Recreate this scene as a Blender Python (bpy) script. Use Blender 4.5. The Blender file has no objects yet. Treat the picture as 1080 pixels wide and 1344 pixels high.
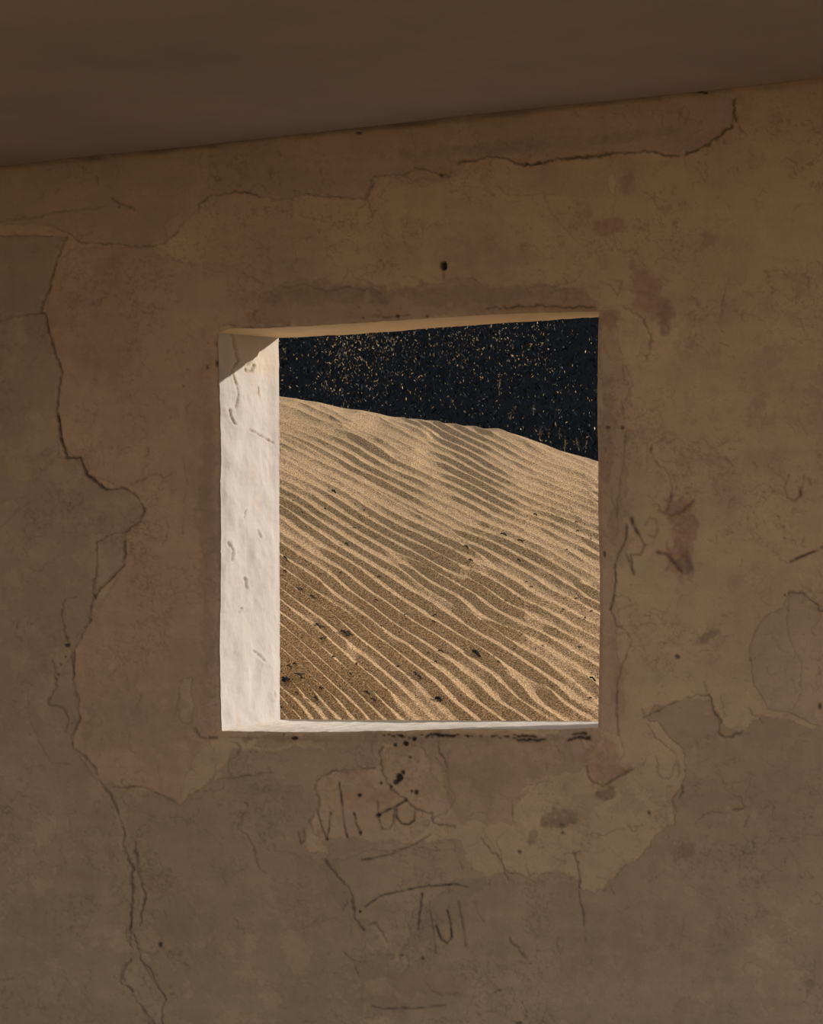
import bpy, math, random
import numpy as np
from mathutils import Vector, Matrix

# ------------------------------------------------------------------ camera
F_PX = 4420.0
W_PX, H_PX = 1080.0, 1344.0
YAW = math.radians(21.0)
ROLL = 0.012
DIST = 6.9
CAM = np.array([DIST * math.sin(YAW), -DIST * math.cos(YAW), 1.5])
FWD = np.array([-math.sin(YAW), math.cos(YAW), 0.0])
RT0 = np.array([math.cos(YAW), math.sin(YAW), 0.0])
UP0 = np.array([0.0, 0.0, 1.0])
RT = RT0 * math.cos(ROLL) - UP0 * math.sin(ROLL)      # slight clockwise roll of the hand-held camera
UP = UP0 * math.cos(ROLL) + RT0 * math.sin(ROLL)
cam_data = bpy.data.cameras.new('camera')
cam = bpy.data.objects.new('camera', cam_data)
bpy.context.scene.collection.objects.link(cam)
cam_data.sensor_fit = 'VERTICAL'
cam_data.sensor_height = 36.0
cam_data.lens = F_PX / H_PX * 36.0
cam_data.clip_end = 500
M = Matrix(((RT[0], UP[0], -FWD[0], CAM[0]), (RT[1], UP[1], -FWD[1], CAM[1]), (RT[2], UP[2], -FWD[2], CAM[2]), (0, 0, 0, 1)))
cam.matrix_world = M
bpy.context.scene.camera = cam

# ------------------------------------------------------------------ light
SUN_AZ = math.radians(50.0)
SUN_EL = math.atan(0.365 * math.cos(SUN_AZ))
sd = bpy.data.lights.new('sun', 'SUN'); sd.energy = 6.2; sd.angle = math.radians(0.55); sd.color = (1.0, 0.92, 0.84)
sun = bpy.data.objects.new('sun', sd); bpy.context.scene.collection.objects.link(sun)
SDIR = Vector((math.sin(SUN_AZ) * math.cos(SUN_EL), math.cos(SUN_AZ) * math.cos(SUN_EL), math.sin(SUN_EL)))
sun.rotation_euler = SDIR.to_track_quat('Z', 'Y').to_euler()
sun.location = (6, 6, 8)

world = bpy.data.worlds.new('sky'); bpy.context.scene.world = world; world.use_nodes = True
nt = world.node_tree; nt.nodes.clear()
wo = nt.nodes.new('ShaderNodeOutputWorld'); bg = nt.nodes.new('ShaderNodeBackground')
tc = nt.nodes.new('ShaderNodeTexCoord'); sx = nt.nodes.new('ShaderNodeSeparateXYZ'); cr = nt.nodes.new('ShaderNodeValToRGB')
cr.color_ramp.elements[0].position = 0.0; cr.color_ramp.elements[0].color = (1.0, 0.86, 0.72, 1)
cr.color_ramp.elements[1].position = 1.0; cr.color_ramp.elements[1].color = (0.24, 0.29, 0.37, 1)
e = cr.color_ramp.elements.new(0.22); e.color = (0.82, 0.76, 0.70, 1)
e = cr.color_ramp.elements.new(0.5); e.color = (0.43, 0.45, 0.49, 1)
nt.links.new(tc.outputs['Generated'], sx.inputs[0]); nt.links.new(sx.outputs['Z'], cr.inputs[0])
nt.links.new(cr.outputs[0], bg.inputs[0]); nt.links.new(bg.outputs[0], wo.inputs[0])
bg.inputs[1].default_value = 1.35

sc = bpy.context.scene
sc.view_settings.view_transform = 'Standard'; sc.view_settings.look = 'None'
sc.view_settings.gamma = 1.0; sc.view_settings.use_curve_mapping = False
sc.view_settings.exposure = -0.27
sc.cycles.max_bounces = 8; sc.cycles.diffuse_bounces = 5

# ------------------------------------------------------------------ helpers
COL = bpy.context.scene.collection
rng = np.random.default_rng(7)
random.seed(7)

def srgb(r, g, b):
    def f(c):
        c /= 255.0
        return c / 12.92 if c <= 0.04045 else ((c + 0.055) / 1.055) ** 2.4
    return (f(r), f(g), f(b))

def mesh(name, V, Fq, mat, parent=None, col=None, smooth=True, tris=False):
    V = np.asarray(V, dtype=np.float32).reshape(-1, 3); Fq = np.asarray(Fq, dtype=np.int32)
    k = Fq.shape[1]
    me = bpy.data.meshes.new(name)
    me.vertices.add(len(V)); me.vertices.foreach_set('co', V.ravel())
    me.loops.add(Fq.size); me.loops.foreach_set('vertex_index', Fq.ravel())
    me.polygons.add(len(Fq)); me.polygons.foreach_set('loop_start', np.arange(0, Fq.size, k, dtype=np.int32))
    me.polygons.foreach_set('loop_total', np.full(len(Fq), k, dtype=np.int32))
    me.polygons.foreach_set('use_smooth', np.full(len(Fq), bool(smooth)))
    me.update(calc_edges=True)
    if col is not None:
        a = me.color_attributes.new('Tint', 'FLOAT_COLOR', 'POINT')
        c = np.ones((len(V), 4), dtype=np.float32); c[:, :3] = np.asarray(col).reshape(-1, 3)
        a.data.foreach_set('color', c.ravel())
    me.materials.append(mat)
    o = bpy.data.objects.new(name, me); COL.objects.link(o)
    if parent is not None: o.parent = parent
    return o

def quads(nr, nc):
    i = np.arange(nr * nc).reshape(nr, nc)
    return np.stack([i[:-1, :-1], i[1:, :-1], i[1:, 1:], i[:-1, 1:]], axis=-1).reshape(-1, 4)

def empty(name, loc, parent=None):
    o = bpy.data.objects.new(name, None); COL.objects.link(o); o.location = loc; o.empty_display_size = .1
    if parent: o.parent = parent
    return o

def tag(o, label=None, cat=None, group=None, kind=None):
    if label: o['label'] = label
    if cat: o['category'] = cat
    if group: o['group'] = group
    if kind: o['kind'] = kind
    return o

# value noise -------------------------------------------------------
_TAB = np.random.default_rng(11).random((256, 256)).astype(np.float32)
def vnoise(x, y, seed=0):
    x = np.asarray(x, dtype=np.float64) + seed * 17.37; y = np.asarray(y, dtype=np.float64) + seed * 9.13
    xi = np.floor(x).astype(np.int64); yi = np.floor(y).astype(np.int64)
    fx = x - xi; fy = y - yi; fx = fx * fx * (3 - 2 * fx); fy = fy * fy * (3 - 2 * fy)
    a = _TAB[xi & 255, yi & 255]; b = _TAB[(xi + 1) & 255, yi & 255]
    c = _TAB[xi & 255, (yi + 1) & 255]; d = _TAB[(xi + 1) & 255, (yi + 1) & 255]
    return (a * (1 - fx) + b * fx) * (1 - fy) + (c * (1 - fx) + d * fx) * fy * 1.0 - 0.5
def fbm(x, y, oct=4, seed=0, gain=.5):
    s = 0; amp = 1; tot = 0
    for o in range(oct):
        s = s + amp * vnoise(x * 2 ** o, y * 2 ** o, seed + o * 3); tot += amp; amp *= gain
    return s / tot
def smooth01(t):
    t = np.clip(t, 0, 1); return t * t * (3 - 2 * t)

# photograph direction -> point of the real wall plane y = Y (inner face Y = 0, outer face Y = T)
T = 0.34
def on_plane(px, py, Y=0.0):
    px = np.asarray(px, float); py = np.asarray(py, float)
    a = (px - W_PX / 2) / F_PX; b = -(py - H_PX / 2) / F_PX
    D = FWD[None] + a.reshape(-1, 1) * RT[None] + b.reshape(-1, 1) * UP[None]
    t = (Y - CAM[1]) / D[:, 1]
    return (CAM[None] + D * t[:, None])
def project(P):
    Q = P - CAM[None]; d = Q @ FWD
    return W_PX / 2 + F_PX * (Q @ RT) / d, H_PX / 2 - F_PX * (Q @ UP) / d

# ------------------------------------------------------------------ materials
def base_mat(name, rough=.95):
    m = bpy.data.materials.new(name); m.use_nodes = True; n = m.node_tree
    b = n.nodes['Principled BSDF']; b.inputs['Roughness'].default_value = rough
    b.inputs['Specular IOR Level'].default_value = 0.15
    return m, n, b

def plaster_mat(name, color=None, grain=.10, scale=90, bump=.0006, blot=.12):
    """tinted plaster: mesh tint or flat colour, times mottling and sandy grain"""
    m, n, b = base_mat(name)
    tcn = n.nodes.new('ShaderNodeTexCoord')
    if color is None:
        src = n.nodes.new('ShaderNodeAttribute'); src.attribute_name = 'Tint'; out = src.outputs['Color']
    else:
        src = n.nodes.new('ShaderNodeRGB'); src.outputs[0].default_value = (*color, 1); out = src.outputs[0]
    n1 = n.nodes.new('ShaderNodeTexNoise'); n1.inputs['Scale'].default_value = scale * 4; n1.inputs['Detail'].default_value = 3
    n2 = n.nodes.new('ShaderNodeTexNoise'); n2.inputs['Scale'].default_value = 5; n2.inputs['Detail'].default_value = 8; n2.inputs['Roughness'].default_value = .62
    for q in (n1, n2): n.links.new(tcn.outputs['Object'], q.inputs['Vector'])
    def rng_(o, amt):
        r = n.nodes.new('ShaderNodeMapRange'); r.inputs['From Min'].default_value = .3; r.inputs['From Max'].default_value = .7
        r.inputs['To Min'].default_value = 1 - amt; r.inputs['To Max'].default_value = 1 + amt; n.links.new(o, r.inputs['Value']); return r.outputs[0]
    mu = n.nodes.new('ShaderNodeMath'); mu.operation = 'MULTIPLY'
    n.links.new(rng_(n1.outputs['Fac'], grain), mu.inputs[0]); n.links.new(rng_(n2.outputs['Fac'], blot), mu.inputs[1])
    vm = n.nodes.new('ShaderNodeVectorMath'); vm.operation = 'SCALE'
    n.links.new(out, vm.inputs[0]); n.links.new(mu.outputs[0], vm.inputs['Scale'])
    n.links.new(vm.outputs[0], b.inputs['Base Color'])
    bp = n.nodes.new('ShaderNodeBump'); bp.inputs['Distance'].default_value = bump; bp.inputs['Strength'].default_value = .6
    n3 = n.nodes.new('ShaderNodeTexNoise'); n3.inputs['Scale'].default_value = scale; n3.inputs['Detail'].default_value = 5
    n.links.new(tcn.outputs['Object'], n3.inputs['Vector']); n.links.new(n3.outputs['Fac'], bp.inputs['Height'])
    n.links.new(bp.outputs[0], b.inputs['Normal'])
    return m

MAT_WALL = plaster_mat('aged_plaster', None, grain=.06, scale=90, bump=.0015, blot=.10)
MAT_SIDE = plaster_mat('unseen_shade_wall_plaster', (.33, .235, .16), grain=.08, bump=.003, blot=.15)
MAT_CEIL = plaster_mat('ceiling_plaster', None, grain=.05, scale=60, bump=.001, blot=.06)
MAT_WHITE = plaster_mat('whitewash', None, grain=.04, scale=110, bump=.002, blot=.05)
MAT_OUT = plaster_mat('outer_render', (.55, .49, .42), grain=.08, bump=.003)
MAT_FLOOR = plaster_mat('sandy_floor', (.24, .18, .13), grain=.15, bump=.004)

def sand_mat():
    m, n, b = base_mat('dune_sand', 1.0)
    tcn = n.nodes.new('ShaderNodeTexCoord')
    n1 = n.nodes.new('ShaderNodeTexNoise'); n1.inputs['Scale'].default_value = 260; n1.inputs['Detail'].default_value = 2; n1.inputs['Roughness'].default_value = .7
    n2 = n.nodes.new('ShaderNodeTexNoise'); n2.inputs['Scale'].default_value = 2.2; n2.inputs['Detail'].default_value = 5
    for q in (n1, n2): n.links.new(tcn.outputs['Object'], q.inputs['Vector'])
    r1 = n.nodes.new('ShaderNodeValToRGB'); e = r1.color_ramp.elements
    e[0].position = .36; e[0].color = (.10, .060, .027, 1); e[1].position = .64; e[1].color = (.72, .495, .275, 1)
    k = r1.color_ramp.elements.new(.5); k.color = (.385, .247, .124, 1)
    n.links.new(n1.outputs['Fac'], r1.inputs[0])
    r2 = n.nodes.new('ShaderNodeMapRange'); r2.inputs['From Min'].default_value = .3; r2.inputs['From Max'].default_value = .7
    r2.inputs['To Min'].default_value = .9; r2.inputs['To Max'].default_value = 1.08; n.links.new(n2.outputs['Fac'], r2.inputs['Value'])
    vm = n.nodes.new('ShaderNodeVectorMath'); vm.operation = 'SCALE'
    n.links.new(r1.outputs[0], vm.inputs[0]); n.links.new(r2.outputs[0], vm.inputs['Scale']); n.links.new(vm.outputs[0], b.inputs['Base Color'])
    bp = n.nodes.new('ShaderNodeBump'); bp.inputs['Distance'].default_value = .002; bp.inputs['Strength'].default_value = .7
    n.links.new(n1.outputs['Fac'], bp.inputs['Height']); n.links.new(bp.outputs[0], b.inputs['Normal'])
    return m
MAT_SAND = sand_mat()

def flat_mat(name, color, rough=.9, var=.2, scale=40):
    m, n, b = base_mat(name, rough)
    tcn = n.nodes.new('ShaderNodeTexCoord'); n1 = n.nodes.new('ShaderNodeTexNoise'); n1.inputs['Scale'].default_value = scale
    n.links.new(tcn.outputs['Object'], n1.inputs['Vector'])
    r = n.nodes.new('ShaderNodeMapRange'); r.inputs['To Min'].default_value = 1 - var; r.inputs['To Max'].default_value = 1 + var
    n.links.new(n1.outputs['Fac'], r.inputs['Value'])
    c = n.nodes.new('ShaderNodeRGB'); c.outputs[0].default_value = (*color, 1)
    vm = n.nodes.new('ShaderNodeVectorMath'); vm.operation = 'SCALE'
    n.links.new(c.outputs[0], vm.inputs[0]); n.links.new(r.outputs[0], vm.inputs['Scale']); n.links.new(vm.outputs[0], b.inputs['Base Color'])
    return m
def tint_mat(name, rough=.8):
    m, n, b = base_mat(name, rough)
    a = n.nodes.new('ShaderNodeAttribute'); a.attribute_name = 'Tint'; n.links.new(a.outputs['Color'], b.inputs['Base Color'])
    return m
MAT_DARK = flat_mat('charred_wood', (.012, .012, .014))
MAT_TWIG = flat_mat('dry_twig', (.05, .035, .025))
MAT_VEG = tint_mat('scrub_leaves', .9)
MAT_STRAW = flat_mat('dry_straw', (.42, .32, .19))
MAT_HILL = flat_mat('dark_hill_soil', (.012, .014, .018), 1.0)

# ------------------------------------------------------------------ WALL CHART (features of the wall, 1 unit = 1.56 mm of wall)
X0, Y0, X1, Y1 = -70, -20, 1150, 1414
gx, gy = np.meshgrid(np.arange(X0, X1), np.arange(Y0, Y1))
gxf = gx.astype(np.float64); gyf = gy.astype(np.float64)
wx = fbm(gxf / 22, gyf / 22, 4, 1) * 15 + fbm(gxf / 5, gyf / 5, 2, 5) * 2.5
wy = fbm(gxf / 22, gyf / 22, 4, 2) * 15 + fbm(gxf / 5, gyf / 5, 2, 6) * 2.5
JX = fbm(gxf / 5, gyf / 5, 2, 250) * 4.5; JY = fbm(gxf / 5, gyf / 5, 2, 251) * 4.5
HGT = np.zeros_like(gxf); RGB = np.zeros(gxf.shape + (3,)); RID = np.zeros(gxf.shape, np.int32)

def box(x0, y0, x1, y1):
    return (slice(max(0, int(y0 - Y0)), max(0, int(y1 - Y0))), slice(max(0, int(x0 - X0)), max(0, int(x1 - X0))))
def poly_mask(pts, rag=1.0):
    pts = np.array(pts, float); m = 16
    s = box(pts[:, 0].min() - m, pts[:, 1].min() - m, pts[:, 0].max() + m, pts[:, 1].max() + m)
    x = gxf[s] + wx[s] * rag; y = gyf[s] + wy[s] * rag; ins = np.zeros(x.shape, bool)
    n = len(pts)
    for i in range(n):
        xa, ya = pts[i]; xb, yb = pts[(i + 1) % n]
        if ya == yb: continue
        c = ((ya > y) != (yb > y)) & (x < (xb - xa) * (y - ya) / (yb - ya) + xa)
        ins ^= c
    return s, ins
def seg_dist(pts, rag, pad, closed=False):
    pts = np.array(pts, float)
    if closed: pts = np.vstack([pts, pts[:1]])
    s = box(pts[:, 0].min() - pad, pts[:, 1].min() - pad, pts[:, 0].max() + pad, pts[:, 1].max() + pad)
    x = gxf[s] + wx[s] * rag + JX[s] * min(1, rag * 2.4); y = gyf[s] + wy[s] * rag + JY[s] * min(1, rag * 2.4)
    best = np.full(x.shape, 1e9); par = np.zeros(x.shape); tot = len(pts) - 1
    for i in range(tot):
        a = pts[i]; b = pts[i + 1]; d = b - a; L = max(1e-6, d @ d)
        t = np.clip(((x - a[0]) * d[0] + (y - a[1]) * d[1]) / L, 0, 1)
        q = np.hypot(x - a[0] - t * d[0], y - a[1] - t * d[1])
        u = q < best; best[u] = q[u]; par[u] = ((i + t) / tot)[u]
    return s, best, par
def patch(pts, dh, color=None, mix=.7, rid=None, rag=1.0, rim=.0, soft=0):
    s, ins = poly_mask(pts, rag)
    HGT[s][ins] += dh
    if color is not None:
        c = RGB[s]; c[ins] = c[ins] * (1 - mix) + np.array(color) * mix
    if rid: RID[s][ins] = rid
    if rid: crack(pts, .7, .30, .0010, closed=True, rag=rag, broken=.75)
def crack(pts, w=1.0, dark=.5, depth=.002, rag=.35, closed=False, broken=.35, tint=(.05, .04, .035)):
    s, d, p = seg_dist(pts, rag, 12, closed)
    nz = fbm(gxf[s] / 9, gyf[s] / 9, 2, 21) + .1
    ww = np.maximum(.45, w * (1 + 1.1 * nz)); k = np.exp(-(d / ww) ** 2) * np.clip(1 - broken + nz * 1.8 * broken + .25, 0, 1)
    HGT[s] -= depth * k
    c = RGB[s]; m = (k * dark)[..., None]; c[...] = c * (1 - m) + np.array(tint) * m
def stroke(pts, w=1.6, dark=.5, tint=(.03, .028, .035), rag=.15, fade=.5):
    s, d, p = seg_dist(pts, rag, 10)
    nz = fbm(gxf[s] / 6, gyf[s] / 6, 2, 33)
    k = np.exp(-(d / w) ** 2) * np.clip(1 + fade * (2.4 * nz - .3), 0, 1) * min(.95, dark * 1.2)
    c = RGB[s]; m = k[..., None]; c[...] = c * (1 - m) + np.array(tint) * m
def stain(cx, cy, rx, ry, color, mix=.4, seed=0, ang=0, rough=1.7):
    R = max(rx, ry) * 1.8; s = box(cx - R, cy - R, cx + R, cy + R)
    x = gxf[s] - cx; y = gyf[s] - cy; ca, sa = math.cos(ang), math.sin(ang)
    u = (x * ca + y * sa) / rx; v = (-x * sa + y * ca) / ry
    r = np.hypot(u, v) + rough * fbm(gxf[s] / 14, gyf[s] / 14, 4, 40 + seed, .6)
    k = smooth01((1.05 - r) / .45) * (.8 + 1.3 * fbm(gxf[s] / 6, gyf[s] / 6, 4, 60 + seed, .7)) * mix * 1.2
    k = np.clip(k, 0, 1)[..., None]; c = RGB[s]; c[...] = c * (1 - k) + np.array(color) * k
def spot(cx, cy, r, depth=.003, dark=.9, asp=1.0, tint=(.02, .02, .02)):
    s = box(cx - r * 3 - 2, cy - r * 3 - 2, cx + r * 3 + 3, cy + r * 3 + 3)
    d = np.hypot(gxf[s] - cx, (gyf[s] - cy) / asp) + 2.0 * r * .25 * fbm(gxf[s] / 3, gyf[s] / 3, 2, 71)
    k = smooth01((r + .8 - d) / 1.4); HGT[s] -= depth * k
    c = RGB[s]; m = (k * dark)[..., None]; c[...] = c * (1 - m) + np.array(tint) * m

# colours of the plaster coats
OCHRE = np.array((.545, .41, .272)); PINK = np.array((.485, .352, .258)); GREY = np.array((.405, .308, .228))
UMBER = np.array((.36, .255, .185)); PALE = np.array((.60, .465, .305)); RED = np.array((.36, .19, .145)); PLUM = np.array((.22, .14, .125))
RGB[...] = OCHRE
lo = fbm(gxf / 170, gyf / 170, 4, 3)
RGB *= (1 + .14 * lo)[..., None]
k = smooth01(.5 + 2.4 * fbm(gxf / 60, gyf / 60, 5, 8, .6) - .4)[..., None] * .28
RGB = RGB * (1 - k) + GREY * k
HGT += fbm(gxf / 240, gyf / 240, 3, 4) * .012 + fbm(gxf / 60, gyf / 60, 3, 9) * .0028

long_crack = [(88, 310), (80, 330), (72, 350), (65, 380), (52, 412), (60, 414), (63, 432), (70, 455), (82, 487), (77, 505), (76, 545), (80, 580), (88, 600), (103, 600), (115, 622), (140, 643), (160, 641), (180, 650), (189, 670), (183, 685), (165, 697), (165, 740), (150, 755), (122, 785), (118, 815), (97, 855), (96, 895), (103, 920), (103, 945), (95, 970), (96, 982), (112, 992), (125, 1008), (133, 1030), (145, 1045), (155, 1065), (163, 1095), (162, 1110), (175, 1141), (173, 1191), (172, 1230), (173, 1258), (162, 1280), (178, 1310), (205, 1342), (225, 1420)]
low_edge = [(133, 1030), (150, 1034), (190, 1032), (200, 1040), (220, 1046), (238, 1058), (255, 1040), (285, 1020), (310, 1018), (400, 1030), (408, 1075), (400, 1112), (440, 1130), (460, 1165), (474, 1200), (500, 1225), (520, 1262), (540, 1230), (545, 1190), (600, 1160), (640, 1150), (690, 1146), (735, 1140), (775, 1170), (830, 1130), (880, 1080), (900, 990), (850, 940), (885, 920), (930, 912), (945, 945), (975, 960), (1010, 935), (1080, 955), (1170, 960)]
band_low = [(-75, 292), (60, 296), (90, 303), (105, 318), (140, 320), (205, 324), (232, 305), (245, 290), (262, 270), (275, 258), (320, 252), (345, 258), (365, 262), (400, 255), (478, 262), (488, 232), (525, 230), (545, 222), (590, 232), (600, 215), (650, 205), (690, 215), (720, 212), (780, 203), (840, 198), (895, 205), (925, 190), (958, 168), (963, 140), (957, 118)]
# 1 grey coat left of the long crack
patch([(-75, 310)] + [(88, 310)] + long_crack[1:] + [(-75, 1420)], .0028, GREY * .98, .75, 1, rag=.3)
# 2 lower coat across the whole foot of the wall
patch(low_edge + [(1170, 1430), (225, 1430), (205, 1342), (178, 1310), (162, 1280), (173, 1258), (172, 1230), (173, 1191), (175, 1141), (162, 1110), (155, 1065)], .0024, GREY * .80, .54, 2, rag=1.5)
# 3 coat along the ceiling
patch(band_low + [(957, 60), (-75, 60)], .0035, PINK * .35 + GREY * .68, .72, 3, rag=.7)
# 4 pinkish coat between the crack and the window
patch([(100, 325), (205, 324), (240, 345), (300, 350), (345, 372), (330, 420), (290, 430), (284, 960), (250, 1000), (235, 1057), (190, 1032), (133, 1030), (96, 982), (103, 945), (96, 895), (97, 855), (118, 815), (165, 740), (165, 697), (189, 670), (160, 641), (115, 622), (80, 580), (76, 520), (82, 487), (60, 414), (75, 345)], .0012, PINK * (1.02, .98, .97), .62, 4, rag=.5)
# 5 grey scab at the right border
patch([(1003, 810), (1030, 797), (1036, 775), (1060, 777), (1075, 795), (1170, 790), (1170, 960), (1080, 955), (1040, 935), (1010, 930), (992, 900), (986, 865), (985, 850)], .0022, GREY * 1.12, .7, 5, rag=.5)
# 6 darker smeared coat above the window
patch([(325, 425), (345, 385), (395, 368), (450, 372), (520, 385), (590, 368), (660, 380), (720, 372), (790, 395), (786, 408), (600, 418), (400, 430)], -.0010, UMBER * 1.08, .5, 6, rag=1.8)
# 7 pale ochre coat, upper middle
patch([(480, 262), (488, 232), (600, 240), (640, 252), (668, 272), (700, 262), (722, 285), (760, 320), (770, 345), (740, 372), (640, 375), (560, 360), (500, 375), (440, 350), (415, 300), (470, 290)], .0014, PALE * .90, .38, 7, rag=1.4)
# 8 pale patch right of the window head
patch([(792, 405), (820, 402), (842, 418), (852, 440), (853, 462), (828, 472), (800, 470), (788, 440)], .0016, PALE * .95, .6, 8, rag=.9)
# 9 pale coat under the right end of the sill
patch([(768, 1004), (790, 1030), (830, 1010), (848, 995), (868, 975), (885, 990), (888, 1010), (870, 1060), (845, 1080), (800, 1090), (770, 1110), (740, 1130), (700, 1150), (660, 1145), (650, 1110), (680, 1085), (672, 1050), (720, 1030)], .0018, PALE * .84 + PINK * .03, .42, 9, rag=1.7)
# 10 pale rest under the left end of the sill
patch([(272, 968), (335, 966), (425, 972), (428, 983), (330, 985), (322, 1010), (300, 1020), (280, 1028), (285, 1000)], -.0012, PALE * .95, .55, 10, rag=.8)
# 11 scraped field with the scrawl
patch([(413, 1032), (440, 1014), (495, 1010), (505, 985), (540, 975), (575, 1000), (600, 1050), (575, 1075), (530, 1105), (470, 1115), (430, 1130), (408, 1100), (412, 1070)], -.0018, PINK * .93 + PALE * .05, .5, 11, rag=1.1)
# 12 ochre coat lower middle
patch([(430, 1135), (480, 1120), (540, 1110), (600, 1120), (640, 1100), (655, 1140), (640, 1165), (600, 1160), (540, 1165), (490, 1180), (470, 1190), (455, 1160)], -.0010, PALE * .82, .3, 12, rag=1.0)
# 13 strip beside the left jamb
patch([(236, 895), (250, 888), (252, 925), (248, 950), (236, 948), (232, 920)], -.0012, PALE * .95, .6, 13, rag=.7)
# 14 scab left, between the twin cracks
patch([(128, 712), (150, 700), (165, 697), (165, 740), (150, 755), (125, 782), (130, 745)], .0014, GREY * 1.08, .6, 14, rag=.3)
patch([(178, 1105), (190, 1177), (185, 1199), (176, 1222), (185, 1260), (218, 1310), (213, 1322), (215, 1420), (228, 1430), (205, 1342), (178, 1310), (162, 1280), (173, 1258), (172, 1191), (175, 1141)], -.0012, GREY * 1.14, .6, 15, rag=.25)
# 16 strip beside the right jamb
patch([(788, 410), (806, 420), (815, 470), (828, 500), (824, 560), (818, 640), (806, 700), (806, 800), (812, 880), (808, 958), (786, 958)], -.0006, PINK * .86 + GREY * .03, .5, 16, rag=1.6)
for pts, c, mx in [([(478, 1290), (505, 1282), (528, 1310), (520, 1340), (500, 1370), (470, 1350)], PALE * .85, .5), ([(200, 322), (232, 305), (245, 312), (228, 332), (205, 334)], PALE * .95, .6),
                   ([(585, 1090), (630, 1085), (640, 1060), (690, 1080), (685, 1120), (640, 1135), (600, 1120)], OCHRE, .5), ([(318, 1050), (345, 1040), (370, 1055), (375, 1100), (350, 1110), (320, 1098)], GREY * 1.15, .45),
                   ([(640, 262), (662, 250), (700, 262), (716, 290), (735, 330), (715, 335), (690, 300), (660, 290)], PALE, .4), ([(170, 640), (205, 625), (222, 640), (208, 690), (196, 720), (190, 668)], OCHRE, .45),
                   ([(878, 920), (930, 912), (945, 945), (975, 965), (1000, 930), (960, 890), (900, 870), (850, 880), (830, 935)], PALE * .93, .45)]:
    patch(pts, .0009, c, mx, rag=.9)
for pts, c, mx in [([(425, 1105), (600, 1100), (640, 1160), (600, 1200), (540, 1250), (500, 1260), (455, 1190), (420, 1140)], GREY * .86, .55), ([(300, 985), (500, 975), (500, 1008), (440, 1014), (413, 1032), (408, 1100), (350, 1100), (318, 1050), (285, 1020)], GREY * .92, .6),
                   ([(545, 975), (760, 972), (770, 1000), (740, 1020), (690, 1030), (670, 1080), (600, 1085), (575, 1010)], UMBER * 1.1, .5), ([(330, 965), (790, 962), (785, 976), (335, 978)], UMBER, .4)]:
    patch(pts, .0006, c, mx, rag=1.6)
RGB *= (1 + .20 * fbm(gxf / 30, gyf / 26, 6, 14, .72))[..., None]
RGB *= (1 + .10 * fbm(gxf / 90, gyf / 9, 3, 15) + .05 * fbm(gxf / 8, gyf / 70, 3, 16))[..., None]
HGT += fbm(gxf / 16, gyf / 16, 4, 17, .6) * .0016
# hairline craze in the old limewash, denser in some fields
for f_, sd_, dk_ in ((34, 200, .34), (20, 203, .30), (11, 206, .28)):
    q_ = fbm(gxf / f_, gyf / f_, 4, sd_, .6); m_ = smooth01((fbm(gxf / 75, gyf / 75, 3, sd_ + 1) - .05) / .12)
    kk = np.exp(-(q_ / (.26 / f_)) ** 2) * m_ * dk_; HGT -= kk * .002; RGB *= (1 - kk)[..., None]
# flaked limewash: small lighter and darker scales with crisp edges
for sd_, th_, col_, mx_ in ((220, .17, PALE * .95, .30), (223, .18, UMBER, .30), (226, .19, GREY, .35)):
    q_ = fbm(gxf / 34, gyf / 34, 6, sd_, .68) + .35 * fbm(gxf / 150, gyf / 150, 2, sd_ + 1); kk = smooth01((q_ - th_) / .025)[..., None] * mx_
    RGB = RGB * (1 - kk) + col_ * kk; HGT -= kk[..., 0] * .002

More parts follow.
